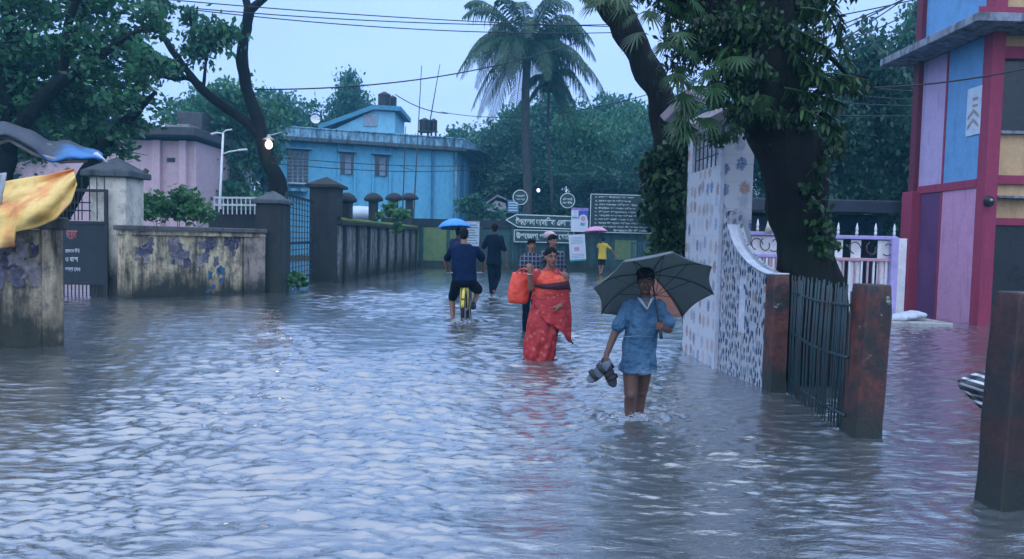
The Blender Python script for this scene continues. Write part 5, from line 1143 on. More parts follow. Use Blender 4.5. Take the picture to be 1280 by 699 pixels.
# ------------------------------------------------------------------ white gate and shed behind the fence
M_lil = mk('paint_lilac', (.42,.36,.66), .6, .2, 7); M_pkr = mk('paint_salmon', (.55,.33,.40), .6, .2, 7)
Yg = 14.2
def wgate(label, x0, x1, ytop, yb, sheets, right_post=False, frm=(0,0)):
    g = empty('white_gate', (at((x0+x1)/2, yb, Yg).x, Yg, 0), label, 'gate'); zt = at((x0+x1)/2, ytop, Yg).z; xa = at(x0, 350, Yg).x; xb = at(x1, 350, Yg).x; zm = zt-.42
    mb = MB(); mb.box(((xa+xb)/2, Yg, zt), (xb-xa, .06, .07)); mb.build('top_rail', M_lil, g, bevel=.01)
    mb = MB(); mb.box(((xa+xb)/2, Yg, zm), (xb-xa, .05, .06)); mb.build('middle_rail', M_pkr if right_post else M_lil, g, bevel=.01)
    for (u0_, u1_) in sheets: MB().box((xa+(xb-xa)*(u0_+u1_)/2, Yg+.045, (zt-.06)/2), ((xb-xa)*(u1_-u0_), .02, zt-.04)).build('sheet_panel', M_white, g)
    n = 10
    for i in range(n): MB().box((xa+(xb-xa)*(i+.5)/n, Yg+.004, zm/2), (.03,.03, zm-.03)).build('gate_bar', M_pkr if i % 2 else M_white, g)
    for i in range(4):
        x_ = xa+(xb-xa)*(.04+.92*i/3); mb = MB(); mb.lathe((x_, Yg, zt+.037), [(.022, 0), (.028, .06), (.016, .09), (.03, .12), (.02, .16), (.003, .24)], 8); mb.build('finial', M_white, g, True)
    for k, u in enumerate((.3, .6, .85)):
        mb = MB(); c = Vector((xa+(xb-xa)*u, Yg-.035, (zt+zm)/2)); mb.tube([c+Vector((.13*math.cos(a_/3+k*2)*(1-.04*a_), 0, .13*math.sin(a_/3+k*2)*(1-.02*a_))) for a_ in range(15)], .012, 5); mb.build('scroll', mk('scroll_dark', (.12,.05,.09), .5), g, True)
    if right_post: MB().box((xb-.05, Yg-.02, zt/2), (.13,.13, zt+.03)).build('gate_stile', M_lil, g, bevel=.01)
    return g
wgate('white gate leaf with lilac and salmon rails right of the big trunk', 1042, 1118, 297, 403, ((.0,.14),(.28,.44),(.72,.93)), True)
wgate('narrow white gate leaf seen between tiled wall and big trunk', 930, 972, 292, 400, ((.2,.95),), False)
b_ = W(1130, 396); MB_ = MB(); MB_.box((at(1124, 350, 14.6).x, 14.6, .72), (.22,.04,1.75)); tag(MB_.build('door_sheet', M_white, None, bevel=.008), 'plain white sheet leaning between the gate and the dark red column', 'sheet')
mb = MB(); mb.tube([at(960, 292, 14), at(964, 276, 14)], [.07,.055], 10); tag(mb.build('bamboo_stub', mk('bamboo_pale', (.5,.48,.42), .7), None, True), 'pale bamboo stub sticking up above the narrow gate leaf', 'pole')
# step and sack
s0 = W(1106, 408); s1 = W(1188, 409); mb = MB(); mb.box(((s0.x+s1.x)/2, s0.y+.5, -.17), (s1.x-s0.x, 1.0, .5)); tag(mb.build('doorstep', stained('step_conc', (.42,.42,.42), tide=-1), None, bevel=.02), 'wet concrete doorstep just above the flood with a sack on it', 'step')
mb = MB(); c = at(1131, 397, s0.y+.35)
for k in range(3): mb.ell((c.x-.18+.2*k, s0.y+.35+.05*k, .12+.03*k), (.24,.18,.075))
tag(mb.remesh('sack', mk('sack_white', (.5,.55,.62), .7, .2, 10, .4), None, .02, 2, .01, 9), 'flattened white sack lying on the doorstep', 'sack')
# shed
Ysd = 17.5; sh = empty('shed', (at(1030, 390, Ysd).x, Ysd+1.5, 0), 'dark open shed with flat tin roof and a red end column', 'shed')
xa = at(905, 330, Ysd).x; xb = at(1150, 330, Ysd).x; zt = at(1040, 262, Ysd).z
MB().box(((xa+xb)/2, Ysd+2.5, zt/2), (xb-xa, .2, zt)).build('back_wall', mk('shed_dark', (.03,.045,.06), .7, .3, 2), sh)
MB().box(((xa+xb)/2, Ysd+1.1, zt+.12), (xb-xa+.5, 3.6, .14)).build('roof', mk('shed_roof', (.05,.06,.075), .6, .4, 3), sh, bevel=.02)
MB().box(((xa+xb)/2, Ysd-.68, zt+.04), (xb-xa+.4, .06, .24)).build('fascia', mk('fascia_grey', (.035,.045,.065), .6, .4, 4), sh)
for (x0, x1) in ((935, 975), (1048, 1102)):
    w0 = MB().box((at((x0+x1)/2, 283, Ysd+2.4).x, Ysd+2.36, at(x0, 283, Ysd+2.4).z), ((x1-x0)*20/F, .06, .55)).build('window', mk('window_teal', (.04,.13,.16), .3), sh)
M_red = paintwall('paint_red', (.33,.045,.10))
cx = at(1137, 390, 16.2); MB().box((cx.x, 16.2, (at(1137, 246, 16.2).z)/2), (.38,.4, at(1137, 246, 16.2).z+.2)).build('column', M_red, sh, bevel=.015)

# ------------------------------------------------------------------ pink blue and red building
M_pk = paintwall('paint_rose', (.60,.32,.50)); M_ll = paintwall('paint_lilac_wall', (.52,.42,.66)); M_bl = paintwall('paint_sky', (.16,.38,.66))
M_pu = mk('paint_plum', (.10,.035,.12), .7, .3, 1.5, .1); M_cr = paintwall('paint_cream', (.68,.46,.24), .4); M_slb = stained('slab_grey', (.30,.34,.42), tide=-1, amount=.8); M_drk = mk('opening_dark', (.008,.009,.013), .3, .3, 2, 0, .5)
cb = W(1219, 406); X0 = cb.x; Yc_ = cb.y; Xe = X0+9; H_ = 6.9
rb = empty('painted_building', (X0+3, Yc_+2, 0), 'two storey house painted pink, sky blue and red at the right edge', 'building')
def zl(py, Y, px=1200): return at(px, py, Y).z
zband = at(1212, 228, Yc_).z
D2 = 2.05
MB().box((X0+.02+4.5, Yc_+.2+1.1, (H_-.5)/2), (9, 2.1, H_+.5)).build('core_wall', M_pu, rb)
# left face panels (normal -x), small real thickness
def lp(y0, y1, z0, z1, mt, nm, t_=.03): return MB().box((X0+.02-t_/2-.001, (y0+y1)/2, (z0+z1)/2), (t_, y1-y0, z1-z0)).build(nm, mt, rb)
ya = Yc_+.155; ym = ya+1.12; ye = ya+D2
lp(ya, ym, -.45, zband-.08, M_pk, 'lower_panel'); lp(ym+.05, ye, -.45, zband-.08, mk('plum_recess_shade', (.13,.05,.15), .7, .3, 1.2), 'lower_panel'); lp(ya, ye, zband-.078, zband+.078, M_red, 'band', .06)  # plum panel: the shade of the recess is put into its colour
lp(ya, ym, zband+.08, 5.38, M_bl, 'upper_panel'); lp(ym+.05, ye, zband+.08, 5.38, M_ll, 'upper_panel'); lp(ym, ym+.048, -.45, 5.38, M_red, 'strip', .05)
MB().box((X0-.0, ye+.12, 3.2), (.22,.22,7.4)).build('column', mk('paint_crimson_dark', (.14,.015,.04), .6), rb, bevel=.012)
lp(ya, ye, 5.55, 7.2, M_bl, 'upper_panel')
MB().box((X0+.09, Yc_+.02, 3.2), (.24,.27,7.4)).build('column', M_red, rb, bevel=.012)
MB().box((X0+.21+1.5-2.2, Yc_+.75, 5.465), (3.1+1.5, 3.2, .16)).build('sunshade', M_slb, rb, bevel=.012) if False else None
# sunshade slab: over the left face and wrapping round the corner
mb = MB(); mb.prism([(X0-.72, Yc_-.75, 5.39), (X0+9, Yc_-.75, 5.39), (X0+9, Yc_+.19, 5.39), (X0+.0, Yc_+.19, 5.39), (X0+.0, ye+.5, 5.39), (X0-.72, ye+.5, 5.39)], (0,0,.15)); mb.build('sunshade', M_slb, rb, bevel=.012)
mb = MB(); mb.prism([(X0-.70, Yc_-.73, 5.543), (X0+9, Yc_-.73, 5.543), (X0+9, Yc_-.60, 5.543), (X0-.57, Yc_-.60, 5.543)], (0,0,.10)); mb.build('sunshade_lip', M_red, rb)
# front face (normal -y): cream bands, red beams, dark openings
yf = Yc_+.14; xs0 = X0+.212
def fp(z0, z1, mt, nm, t_=.05, x0=xs0, x1=Xe): return MB().box(((x0+x1)/2, yf-t_/2, (z0+z1)/2), (x1-x0, t_, z1-z0)).build(nm, mt, rb)
zr = lambda py: at(1262, py, yf).z
fp(zr(30)+.7, 5.38, M_cr, 'front_band') if zr(30)+.7 < 5.3 else None
fp(zr(75), zr(60)+.001, M_red, 'front_beam', .12); fp(zr(60)+.003, 5.385, M_cr, 'front_band')
fp(zr(165), zr(75)-.002, M_drk, 'window', .01); fp(zr(220), zr(165)-.002, M_cr, 'front_band'); fp(zr(231), zr(220)-.002, M_red, 'front_beam', .14)
fp(zr(246), zr(231)-.002, M_cr, 'front_band'); fp(zr(249), zr(246)-.002, M_slb, 'ledge', .3); fp(zr(273), zr(249)-.002, M_cr, 'front_band'); fp(zr(282), zr(273)-.002, M_red, 'front_beam', .13)
fp(-.4, zr(282)-.002, M_drk, 'shutter_or_dark_opening', .01); fp(5.65, 7.1, M_cr, 'front_band')  # dark sheet painted as the shade inside the open ground floor, no real shutter
wf = fp(zr(170)+.02, zr(165), M_slb, 'window_sill', .16)
# pale chevron poster on the blue panel
def onl(px, py): d = ray(px, py); s = (X0-.045-CAM.x)/d.x; return CAM+d*s
q = [onl(1209, 112), onl(1227, 107), onl(1223, 168), onl(1206, 171)]
ps = empty('poster', tuple(q[0]), 'pale poster with two tan chevrons on the blue wall panel', 'poster')
yA, yB = max(q[0].y, ya+.1), q[1].y; zA, zB_ = q[3].z, q[0].z
yB, yA = min(yA, yB), max(yA, yB); hY = yA-yB; xP = X0-.02
if hY < .25: yA = yB+.45; hY = .45
MB().box((xP-.008, (yA+yB)/2, (zA+zB_)/2), (.008, hY, zB_-zA)).build('paper', mk('poster_pale_blue', (.55,.66,.78), .6, .15, 6), ps)
M_tan = mk('poster_tan', (.36,.30,.26), .6)
for k, zc_ in enumerate((zA+.12, zA+.30)):
    mb = MB(); yc = (yA+yB)/2; mb.prism([(xP-.015, yA-.05, zc_), (xP-.015, yc, zc_+.13), (xP-.015, yB+.05, zc_), (xP-.015, yB+.05, zc_+.07), (xP-.015, yc, zc_+.20), (xP-.015, yA-.05, zc_+.07)], (-.003,0,0)); mb.build('print', M_tan, ps)
for zc_ in (zA+.55, zA+.68): MB().box((xP-.0165, (yA+yB)/2-.04, zc_), (.003, hY*.35, .05)).build('print', M_tan, ps)
c = at(1236, 252, Yc_-.25); sc_ = empty('wall_lamp', tuple(c), 'small black round lamp fixed to the red corner column', 'lamp')
mb = MB(); mb.lathe(c+Vector((0,0,-.1)), [(.03,0),(.085,.03),(.09,.12),(.06,.19),(.02,.2)], 14); mb.build('lamp_body', M_black, sc_, True)
mb = MB(); mb.tube([c, (c.x, Yc_-.2, c.z+.05)], .025, 6); mb.ell(c+Vector((.0,-.07,.02)), (.035,.03,.03)); mb.build('bracket', M_steel, sc_, True)
# ------------------------------------------------------------------ world, sun, haze
SUN_EL, SUN_AZ = R(62), R(195)
w = bpy.data.worlds.new('World'); scene.world = w; w.use_nodes = True; wt = w.node_tree; wt.nodes.clear()
wo = wt.nodes.new('ShaderNodeOutputWorld'); bg1 = wt.nodes.new('ShaderNodeBackground'); bg2 = wt.nodes.new('ShaderNodeBackground'); ad = wt.nodes.new('ShaderNodeAddShader')
sky = wt.nodes.new('ShaderNodeTexSky'); sky.sky_type = 'NISHITA'; sky.sun_disc = False; sky.sun_elevation = SUN_EL; sky.sun_rotation = SUN_AZ; sky.dust_density = 1
wt.links.new(sky.outputs[0], bg1.inputs[0]); bg1.inputs[1].default_value = .05
tc = wt.nodes.new('ShaderNodeTexCoord'); sp = wt.nodes.new('ShaderNodeSeparateXYZ'); wt.links.new(tc.outputs['Generated'], sp.inputs[0])
nz = wt.nodes.new('ShaderNodeTexNoise'); nz.inputs['Scale'].default_value = 2.2; nz.inputs['Detail'].default_value = 5
mpn = wt.nodes.new('ShaderNodeMapping'); mpn.inputs['Scale'].default_value = (1,1,3); wt.links.new(tc.outputs['Generated'], mpn.inputs[0]); wt.links.new(mpn.outputs[0], nz.inputs['Vector'])
cr = wt.nodes.new('ShaderNodeValToRGB'); cr.color_ramp.elements[0].position = 0; cr.color_ramp.elements[0].color = (.30,.40,.75,1)
e = cr.color_ramp.elements[-1]; e.position = 1.; e.color = (.52,.70,1.08,1)
e = cr.color_ramp.elements.new(.18); e.color = (.235,.355,.73,1)
e = cr.color_ramp.elements.new(.5); e.color = (.33,.49,.88,1)
ma = wt.nodes.new('ShaderNodeMath'); ma.operation = 'MULTIPLY_ADD'; wt.links.new(nz.outputs[0], ma.inputs[0]); ma.inputs[1].default_value = .34
s2 = wt.nodes.new('ShaderNodeMath'); s2.operation = 'SUBTRACT'; wt.links.new(sp.outputs[2], s2.inputs[0]); s2.inputs[1].default_value = .17
wt.links.new(s2.outputs[0], ma.inputs[2]); wt.links.new(ma.outputs[0], cr.inputs[0]); wt.links.new(cr.outputs[0], bg2.inputs[0]); bg2.inputs[1].default_value = 1.2
wt.links.new(bg1.outputs[0], ad.inputs[0]); wt.links.new(bg2.outputs[0], ad.inputs[1]); wt.links.new(ad.outputs[0], wo.inputs[0])
ld = bpy.data.lights.new('sun', 'SUN'); ld.energy = 1.25; ld.angle = R(130); ld.color = (1, .98, .93)
sun = bpy.data.objects.new('sun', ld); COL.objects.link(sun)
sd = Vector((math.sin(SUN_AZ)*math.cos(SUN_EL), math.cos(SUN_AZ)*math.cos(SUN_EL), math.sin(SUN_EL)))
sun.rotation_euler = sd.to_track_quat('Z', 'Y').to_euler()
scene.view_settings.view_transform = 'Standard'; scene.view_settings.look = 'None'; scene.view_settings.exposure = .42; scene.view_settings.gamma = 1
cy = scene.cycles; cy.max_bounces = 7; cy.diffuse_bounces = 3; cy.glossy_bounces = 3; cy.transmission_bounces = 3; cy.transparent_max_bounces = 8; cy.volume_bounces = 0
cy.caustics_reflective = False; cy.caustics_refractive = False; cy.use_denoising = True

t = NT('haze_air'); t.t.nodes.remove(t.b); pv = t.n('ShaderNodeVolumePrincipled'); pv.inputs['Color'].default_value = (.22,.72,1,1); pv.inputs['Density'].default_value = .0021; pv.inputs['Anisotropy'].default_value = .2
t.l(pv.outputs[0], t.out.inputs['Volume'])
hz = MB().box((0, 35, 8.2), (150, 150, 19)).build('haze', t.m); tag(hz, kind='stuff')

# ------------------------------------------------------------------ ground + water
def perlin(x, y, seed):
    xi = np.floor(x).astype(np.int64); yi = np.floor(y).astype(np.int64); xf = x-xi; yf = y-yi
    def g(a, b):
        h = (a*374761393+b*668265263+seed*1013904223 & 0x7fffffff); h = (h ^ (h >> 13))*1274126177 & 0x7fffffff; h = h ^ (h >> 16)
        an = (h % 4096)/4096*2*np.pi; return np.cos(an), np.sin(an)
    u = xf*xf*xf*(xf*(xf*6-15)+10); v = yf*yf*yf*(yf*(yf*6-15)+10)
    def d(a, b, fx, fy):
        gx, gy = g(a, b); return gx*fx+gy*fy
    n0 = d(xi, yi, xf, yf)*(1-u)+d(xi+1, yi, xf-1, yf)*u
    n1 = d(xi, yi+1, xf, yf-1)*(1-u)+d(xi+1, yi+1, xf-1, yf-1)*u
    return n0*(1-v)+n1*v
xs = np.array([-900,-300,-120,-60,-40,-25,-15,0,15,25,40,60,120,300,900.]); ys = np.array([-600,-200,-60,-20,0,20,36,38,42,60,90,150,400,1500.])
GX, GY = np.meshgrid(xs, ys); GZ = np.where(GY > 40, .25, -.45); GZ = np.where(np.abs(GX) > 50, .2, GZ); GZ = np.where(GY < -30, .2, GZ)
nn = len(xs); q = np.array([[j*nn+i, j*nn+i+1, (j+1)*nn+i+1, (j+1)*nn+i] for j in range(len(ys)-1) for i in range(nn-1)])
g = np_mesh('ground', np.stack([GX.ravel(), GY.ravel(), GZ.ravel()], 1), q, mk('ground_mud', (.06,.055,.035), .9, .4, .5)); tag(g, kind='structure')

NR, NCx = 1500, 760
YY = np.concatenate([np.linspace(-25, 1.6, 24)[:-1], np.geomspace(1.9, 62, NR)])
U = np.linspace(-1, 1, NCx); HW = np.maximum(YY, 0)*.86+3.2
X = U[None,:]*HW[:,None]; Y = np.repeat(YY[:,None], NCx, 1)
sp_y = np.gradient(YY)[:,None]; sp_x = (2*HW/NCx)[:,None]
warpx = X+.18*perlin(X*.9, Y*.9, 3)+.05*perlin(X*3.1, Y*3.1, 5); warpy = Y+.22*perlin(X*.8+9, Y*.8, 4)+.05*perlin(X*3+4, Y*3.3, 6)
Z = np.zeros_like(X); rg = np.random.default_rng(5)
patch = np.clip(1+1.5*perlin(X*.30+2, Y*.20, 21)+.8*perlin(X*.9, Y*.5, 22), .3, 1.8)
# calmer water beside the right fence and in the lee of the left walls, livelier stream down the middle
calm = 1-.68*np.clip((X-(.75+.10*Y))/.9, 0, 1)*np.clip((13-Y)/4, 0, 1)
calm *= 1-.5*np.clip((-(X)-(1.0+.28*Y))/.9, 0, 1)
K = 84
lam = np.geomspace(.028, .6, K)
for i, L in enumerate(lam):
    th = -math.pi/2+rg.normal(0, .32) + (rg.random() < .15)*rg.normal(0, 1.2)
    k = 2*math.pi/L; slope = .043*(1.25 if .06 < L < .3 else .8); 
    if L > .2: slope *= .55
    a = slope/k; ph = rg.random()*6.28
    fade = np.clip((L/(3.0*np.maximum(sp_y*abs(math.sin(th)), sp_x*abs(math.cos(th))))-1), 0, 1)
    arg = k*(warpx*math.cos(th)+warpy*math.sin(th))+ph
    w_ = patch if L < .5 else 1.
    cm = calm if L < .3 else (calm*.5+.5)
    Z += a*fade*w_*cm*(np.sin(arg)+.22*np.cos(2*arg))
# gradient-noise chop gives the irregular facets sinusoids cannot
for s_, fx, fy, am, sd_ in ((1, 1.5, 5.2, .002, 31), (1, 3.0, 12, .0024, 32), (1, 6.5, 26, .0020, 33), (1, 15, 50, .0011, 34)):
    fd = np.clip((1/fy)/(2.2*sp_y)-.6, 0, 1)
    n_ = perlin(warpx*fx, warpy*fy, sd_); Z += am*.85*fd*patch*calm*(1-np.abs(n_)*2.2)*1.0
def rip(cx, cy, a, L, dec, r_0=.08):
    global Z
    r = np.hypot(X-cx, (Y-cy)); Z += a*np.exp(-r/dec)*np.cos(2*math.pi*r/L)*np.clip(r/r_0, 0, 1)
boyf = W(787, 524); womf = W(673, 449); cycf = W(579, 402)
rip(boyf.x, boyf.y, .014, .17, .42); rip(W(799,521).x, W(799,521).y, .010, .13, .3); rip(womf.x, womf.y, .016, .26, .6); rip(cycf.x, cycf.y, .03, .35, .7)
for p_, a_ in ((W(1085,548), .006), (W(970,492), .006), (W(1240,640), .005)): rip(p_.x, p_.y, a_, .16, .4)
Z[:24] = 0
ids = np.arange(len(YY)*NCx).reshape(len(YY), NCx)
Q = np.stack([ids[:-1,:-1], ids[:-1,1:], ids[1:,1:], ids[1:,:-1]], -1).reshape(-1, 4)
t = NT('flood_water')
tw = t.noise(.35, None, 4); murk = t.mix(t.rng(tw, .35, .65), (.07,.082,.085), (.10,.108,.108))
n1 = t.noise(15, t.mapp((.42,1.5,1)), 5, .6); n2 = t.noise(46, t.mapp((.6,1.3,1)), 3, .6); n3 = t.noise(4.4, t.mapp((.42,1.6,1)), 5, .65)
hh = t.math('ADD', t.math('MULTIPLY', n1, .6), t.math('ADD', t.math('MULTIPLY', n2, .2), t.math('MULTIPLY', n3, 1.2)))
bmp = t.bump(hh, .5, .022)
t.fin(murk, .6, .0)
gl = t.n('ShaderNodeBsdfGlossy'); gl.inputs['Roughness'].default_value = .035; gl.inputs['Color'].default_value = (1,1,1,1); t.l(bmp.outputs[0], gl.inputs['Normal'])
fr_ = t.n('ShaderNodeFresnel'); fr_.inputs['IOR'].default_value = 1.5; t.l(bmp.outputs[0], fr_.inputs['Normal'])
mx = t.n('ShaderNodeMixShader'); t.l(t.math('MINIMUM', t.math('ADD', t.math('MULTIPLY', fr_.outputs[0], 1.35), .19), .95), mx.inputs[0]); t.l(t.b.outputs[0], mx.inputs[1]); t.l(gl.outputs[0], mx.inputs[2]); t.l(mx.outputs[0], t.out.inputs[0])
wat = np_mesh('water', np.stack([X.ravel(), Y.ravel(), Z.ravel()], 1), Q, t.m, None, True); tag(wat, kind='structure')
# ------------------------------------------------------------------ big tree on the right
Yt = 7.75
def tp_(L, Y): return [at(x, y, Y) for x, y in L]
b_ = W(1018, 475); b_.y = 7.7; b_.x = at(1018, 475, 7.7).x
P = [Vector((b_.x+.04, 7.72, -.45)), at(1017, 440, 7.7), at(1012, 370, 7.65), at(1006, 300, 7.6), at(992, 225, 7.5), at(970, 150, 7.4), at(950, 80, 7.3), at(930, 10, 7.3), at(912, -60, 7.3), at(890, -150, 7.4)]
k = 7.6/F
limbs = [(P, [x*k for x in (45, 41, 36, 33, 35, 38, 40, 44, 42, 34)]),
         (tp_([(925, 20), (860, -10), (790, -40), (720, -90)], 7.2), [.22,.16,.12,.07]), (tp_([(955, 60), (1000, 0), (1050, -70)], 7.6), [.2,.14,.08]),
         (tp_([(980, 180), (1010, 128), (1050, 100), (1085, 96)], 7.2), [.09,.05,.03,.015]), (tp_([(975, 110), (1000, 60), (1035, 70), (1068, 105)], 7.1), [.07,.04,.025,.01])]
bt = empty('old_tree', (b_.x, 7.7, 0), 'massive dark tree trunk wrapped in creepers behind the green bar fence', 'tree', None)
for i, (p_, r_) in enumerate(limbs):
    mb = MB(); limb_mb(mb, p_, r_, 22 if i == 0 else 8, .35); mb.build('trunk' if i == 0 else 'limb', M_bark2, bt, True)
rr = np.random.default_rng(4)
cl = [pclump(880, -20, 7.6, 70, 40, .7, 1.5), pclump(800, -30, 7.8, 60, 28, .6), pclump(960, -30, 7.6, 70, 40, .7), pclump(925, 40, 7.0, 60, 40, .35), pclump(1010, 20, 7.4, 36, 30, .4), pclump(1040, -30, 7.6, 50, 30, .6),
      pclump(870, 60, 7.2, 45, 45, .4), pclump(905, 110, 7.0, 26, 30, .3), pclump(940, 90, 6.9, 30, 28, .2), pclump(975, 150, 7.0, 20, 16, .2), pclump(905, 175, 6.95, 22, 14, .2), pclump(925, 150, 7.0, 24, 24, .3),
      pclump(990, 150, 7.3, 30, 40, .3), pclump(1010, 95, 7.2, 26, 20, .25), pclump(850, 15, 7.4, 30, 26, .4), pclump(1000, 60, 7.1, 30, 30, .3)]
C = clump_points(cl, 13000, rr, 16, .2, .1); leaves('crown', C, .075*(.6+.8*rr.random(len(C))), M_leaf_epi, bt, seed=4, asp=.42, droop=.9)
cl = [pclump(1015, 220, 7.25, 16, 60, .12), pclump(1028, 300, 7.3, 12, 50, .1), pclump(1042, 170, 7.5, 12, 40, .15)]
C = clump_points(cl, 900, rr, 12, .2, .2); leaves('creeper', C, .075*(.6+.8*rr.random(len(C))), M_leaf_epi, bt, seed=5, asp=.65, droop=.7)
# hanging lobed creeper leaves
mb = MB()
for i in range(34):
    z = rr.random(); x_ = rr.choice([rr.uniform(770, 870), rr.uniform(830, 960), rr.uniform(860, 1000)]); y_ = rr.uniform(-40, 120)*(1 if x_ > 820 else .35)
    if 790 < x_ < 850 and 40 < y_ < 150 and rr.random() < .3: continue
    c = at(x_, y_, 6.9+rr.uniform(-.25, .6)); az = rr.uniform(0, 6.28); palmate(mb, c, (math.cos(az)*.55, math.sin(az)*.55-.3, -.75-.4*rr.random()), rr.uniform(.16, .28), int(rr.integers(9, 14)), 2.7, .10)
for (x_, y_) in ((850,100),(865,135),(848,125),(880,95),(900,130),(858,165),(880,155),(870,115),(840,60),(812,22),(745,8),(760,-2),(752,4),(738,0),(860,145),(852,158)):
    for q in range(2): palmate(mb, at(x_+rr.uniform(-8, 8), y_-8, 6.85), (rr.uniform(-.6,.4), -.5, -.8), rr.uniform(.16, .26), 11, 2.5, .10)
mb.build('hanging_leaves', M_fan, bt, True)
# drooping feathery sprigs on the right side
for (x0, y0, x1, y1, x2, y2) in ((985, 60, 1020, 90, 1062, 108), (980, 110, 1020, 118, 1052, 128), (1000, 10, 1035, 20, 1062, 78), (975, 40, 1000, 80, 1015, 150), (990, 0, 1030, -10, 1052, 30), (985, 150, 1012, 132, 1040, 146), (1000, 96, 1040, 92, 1085, 100), (1000, 70, 1030, 100, 1080, 112), (985, 30, 1010, 45, 1040, 62), (1000, 135, 1030, 150, 1048, 175)):
    mb = MB(); P = smooth_path(tp_([(x0, y0), (x1, y1), (x2, y2)], 7.0+rr.uniform(-.1, .3)), 9); mb.tube(P, lerp_list([.014, .008, .003], len(P)-1), 5)
    for i in range(2, len(P)):
        for s in (-1, 1):
            for q in range(2): leafblade(mb, P[i].lerp(P[i-1], .5*q), Vector((s*.35+rr.normal(0,.2), rr.normal(0,.3), -.7+.35*s)), rr.uniform(.09, .15), .035, .3, .1, 3)
    mb.build('leafy_sprig', M_leaf_epi, bt)
# second leaning trunk with ivy
Y2 = 10.6; k = Y2/F
P = [Vector((at(880, 417, Y2).x, Y2, -.45)), at(878, 390, Y2), at(866, 335, Y2), at(852, 290, Y2), at(842, 240, Y2), at(837, 180, Y2), at(828, 130, Y2), at(812, 90, Y2), at(782, 35, Y2), at(752, -20, Y2), at(720, -90, Y2), at(700, -150, Y2)]
lt = empty('leaning_tree', (P[0].x, Y2, 0), 'slimmer dark trunk leaning left above the tiled pillar, ivy round its foot', 'tree')
mb = MB(); limb_mb(mb, P, [x*k for x in (22, 20, 19, 19, 19, 17, 17, 18, 17, 14, 10)], 16, .3); mb.build('trunk', M_bark2, lt, True)
mb = MB(); limb_mb(mb, tp_([(838, 300), (818, 250), (806, 212), (812, 205)], 10.4), [.12,.10,.09,.07], 8, .3); mb.build('limb', M_bark2, lt, True)
cl = [pclump(826, 230, 10.2, 18, 40, .3), pclump(845, 270, 10.2, 18, 45, .3), pclump(815, 215, 10.2, 10, 22, .25), pclump(850, 200, 10.2, 12, 30, .25), pclump(832, 300, 10.2, 20, 20, .3), pclump(850, 160, 10.3, 10, 25, .2), pclump(815, 260, 10.4, 10, 25, .2)]
C = clump_points(cl, 4200, rr, 14, .22, .2); leaves('ivy', C, .11*(.6+.8*rr.random(len(C))), M_leaf_epi, lt, seed=8, asp=.6, droop=.6)
cl = [pclump(700, -80, 10.6, 80, 40, .9), pclump(780, -50, 10.6, 60, 30, .7)]
C = clump_points(cl, 1600, rr, 14, .22, .2); leaves('crown', C, .14*(.6+.8*rr.random(len(C))), M_leaf_mid, lt, seed=9, asp=.5, droop=.5)

# ------------------------------------------------------------------ left trees
Y1 = 17; P0 = Vector((at(4, 300, Y1).x, Y1, 0))
k = Y1/F
tree('leafy_tree', 'large leafy tree filling the upper left corner behind the stall', 'tree', tuple(P0),
     [([P0-Vector((0,0,.4)), at(6, 240, Y1), at(10, 150, Y1), at(12, 60, Y1), at(10, -20, Y1), at(0, -90, Y1)], [.28,.22,.2,.17,.13,.08]),
      ([at(8, 190, Y1), at(31, 151, Y1-.4), at(76, 103, Y1-.6), at(125, 70, Y1-.8), at(170, 40, Y1-1)], [.2,.17,.14,.09,.04]),
      ([at(60, 300, Y1+1.2), at(110, 215, Y1+.6), at(140, 170, Y1), at(165, 145, Y1-.3), at(195, 115, Y1-.6)], [.2,.17,.13,.1,.04]),
      ([at(76, 103, Y1-.6), at(84, 40, Y1-.6), at(98, -10, Y1-.6), at(105, -60, Y1)], [.12,.09,.07,.04]), ([at(84, 60, Y1-.6), at(104, 20, Y1), at(118, -30, Y1)], [.09,.06,.03])],
     [pclump(30, 60, Y1, 60, 40, 1.2), pclump(70, 130, Y1+.3, 60, 35, 1.2), pclump(120, 60, Y1-.3, 50, 30, 1.1), pclump(150, 110, Y1-.5, 46, 34, 1.0), pclump(40, 180, Y1+.8, 45, 22, .9), pclump(110, 165, Y1+.5, 42, 26, .9), pclump(165, 160, Y1, 28, 22, .7), pclump(60, 0, Y1, 60, 34, 1.2),
      pclump(150, 10, Y1, 46, 28, 1.1), pclump(190, 75, Y1-.6, 28, 24, .7), pclump(-40, 90, Y1, 50, 80, 1.4), pclump(195, 30, Y1-.3, 22, 22, .6), pclump(20, 120, Y1+.5, 40, 40, 1.0), pclump(150, 195, Y1+.3, 20, 14, .5), pclump(-30, -20, Y1, 70, 50, 1.2), pclump(120, 120, Y1+1, 60, 50, .9), pclump(60, 90, Y1+1.3, 70, 60, .9)],
     15500, .17, M_leaf_mid, M_bark2, seed=12, tw=7, twr=.02, rc=.2, shell=.25, sub=24, asp=.55)
Y1 = 21.5; P0 = Vector((at(350, 300, Y1).x, Y1, 0))
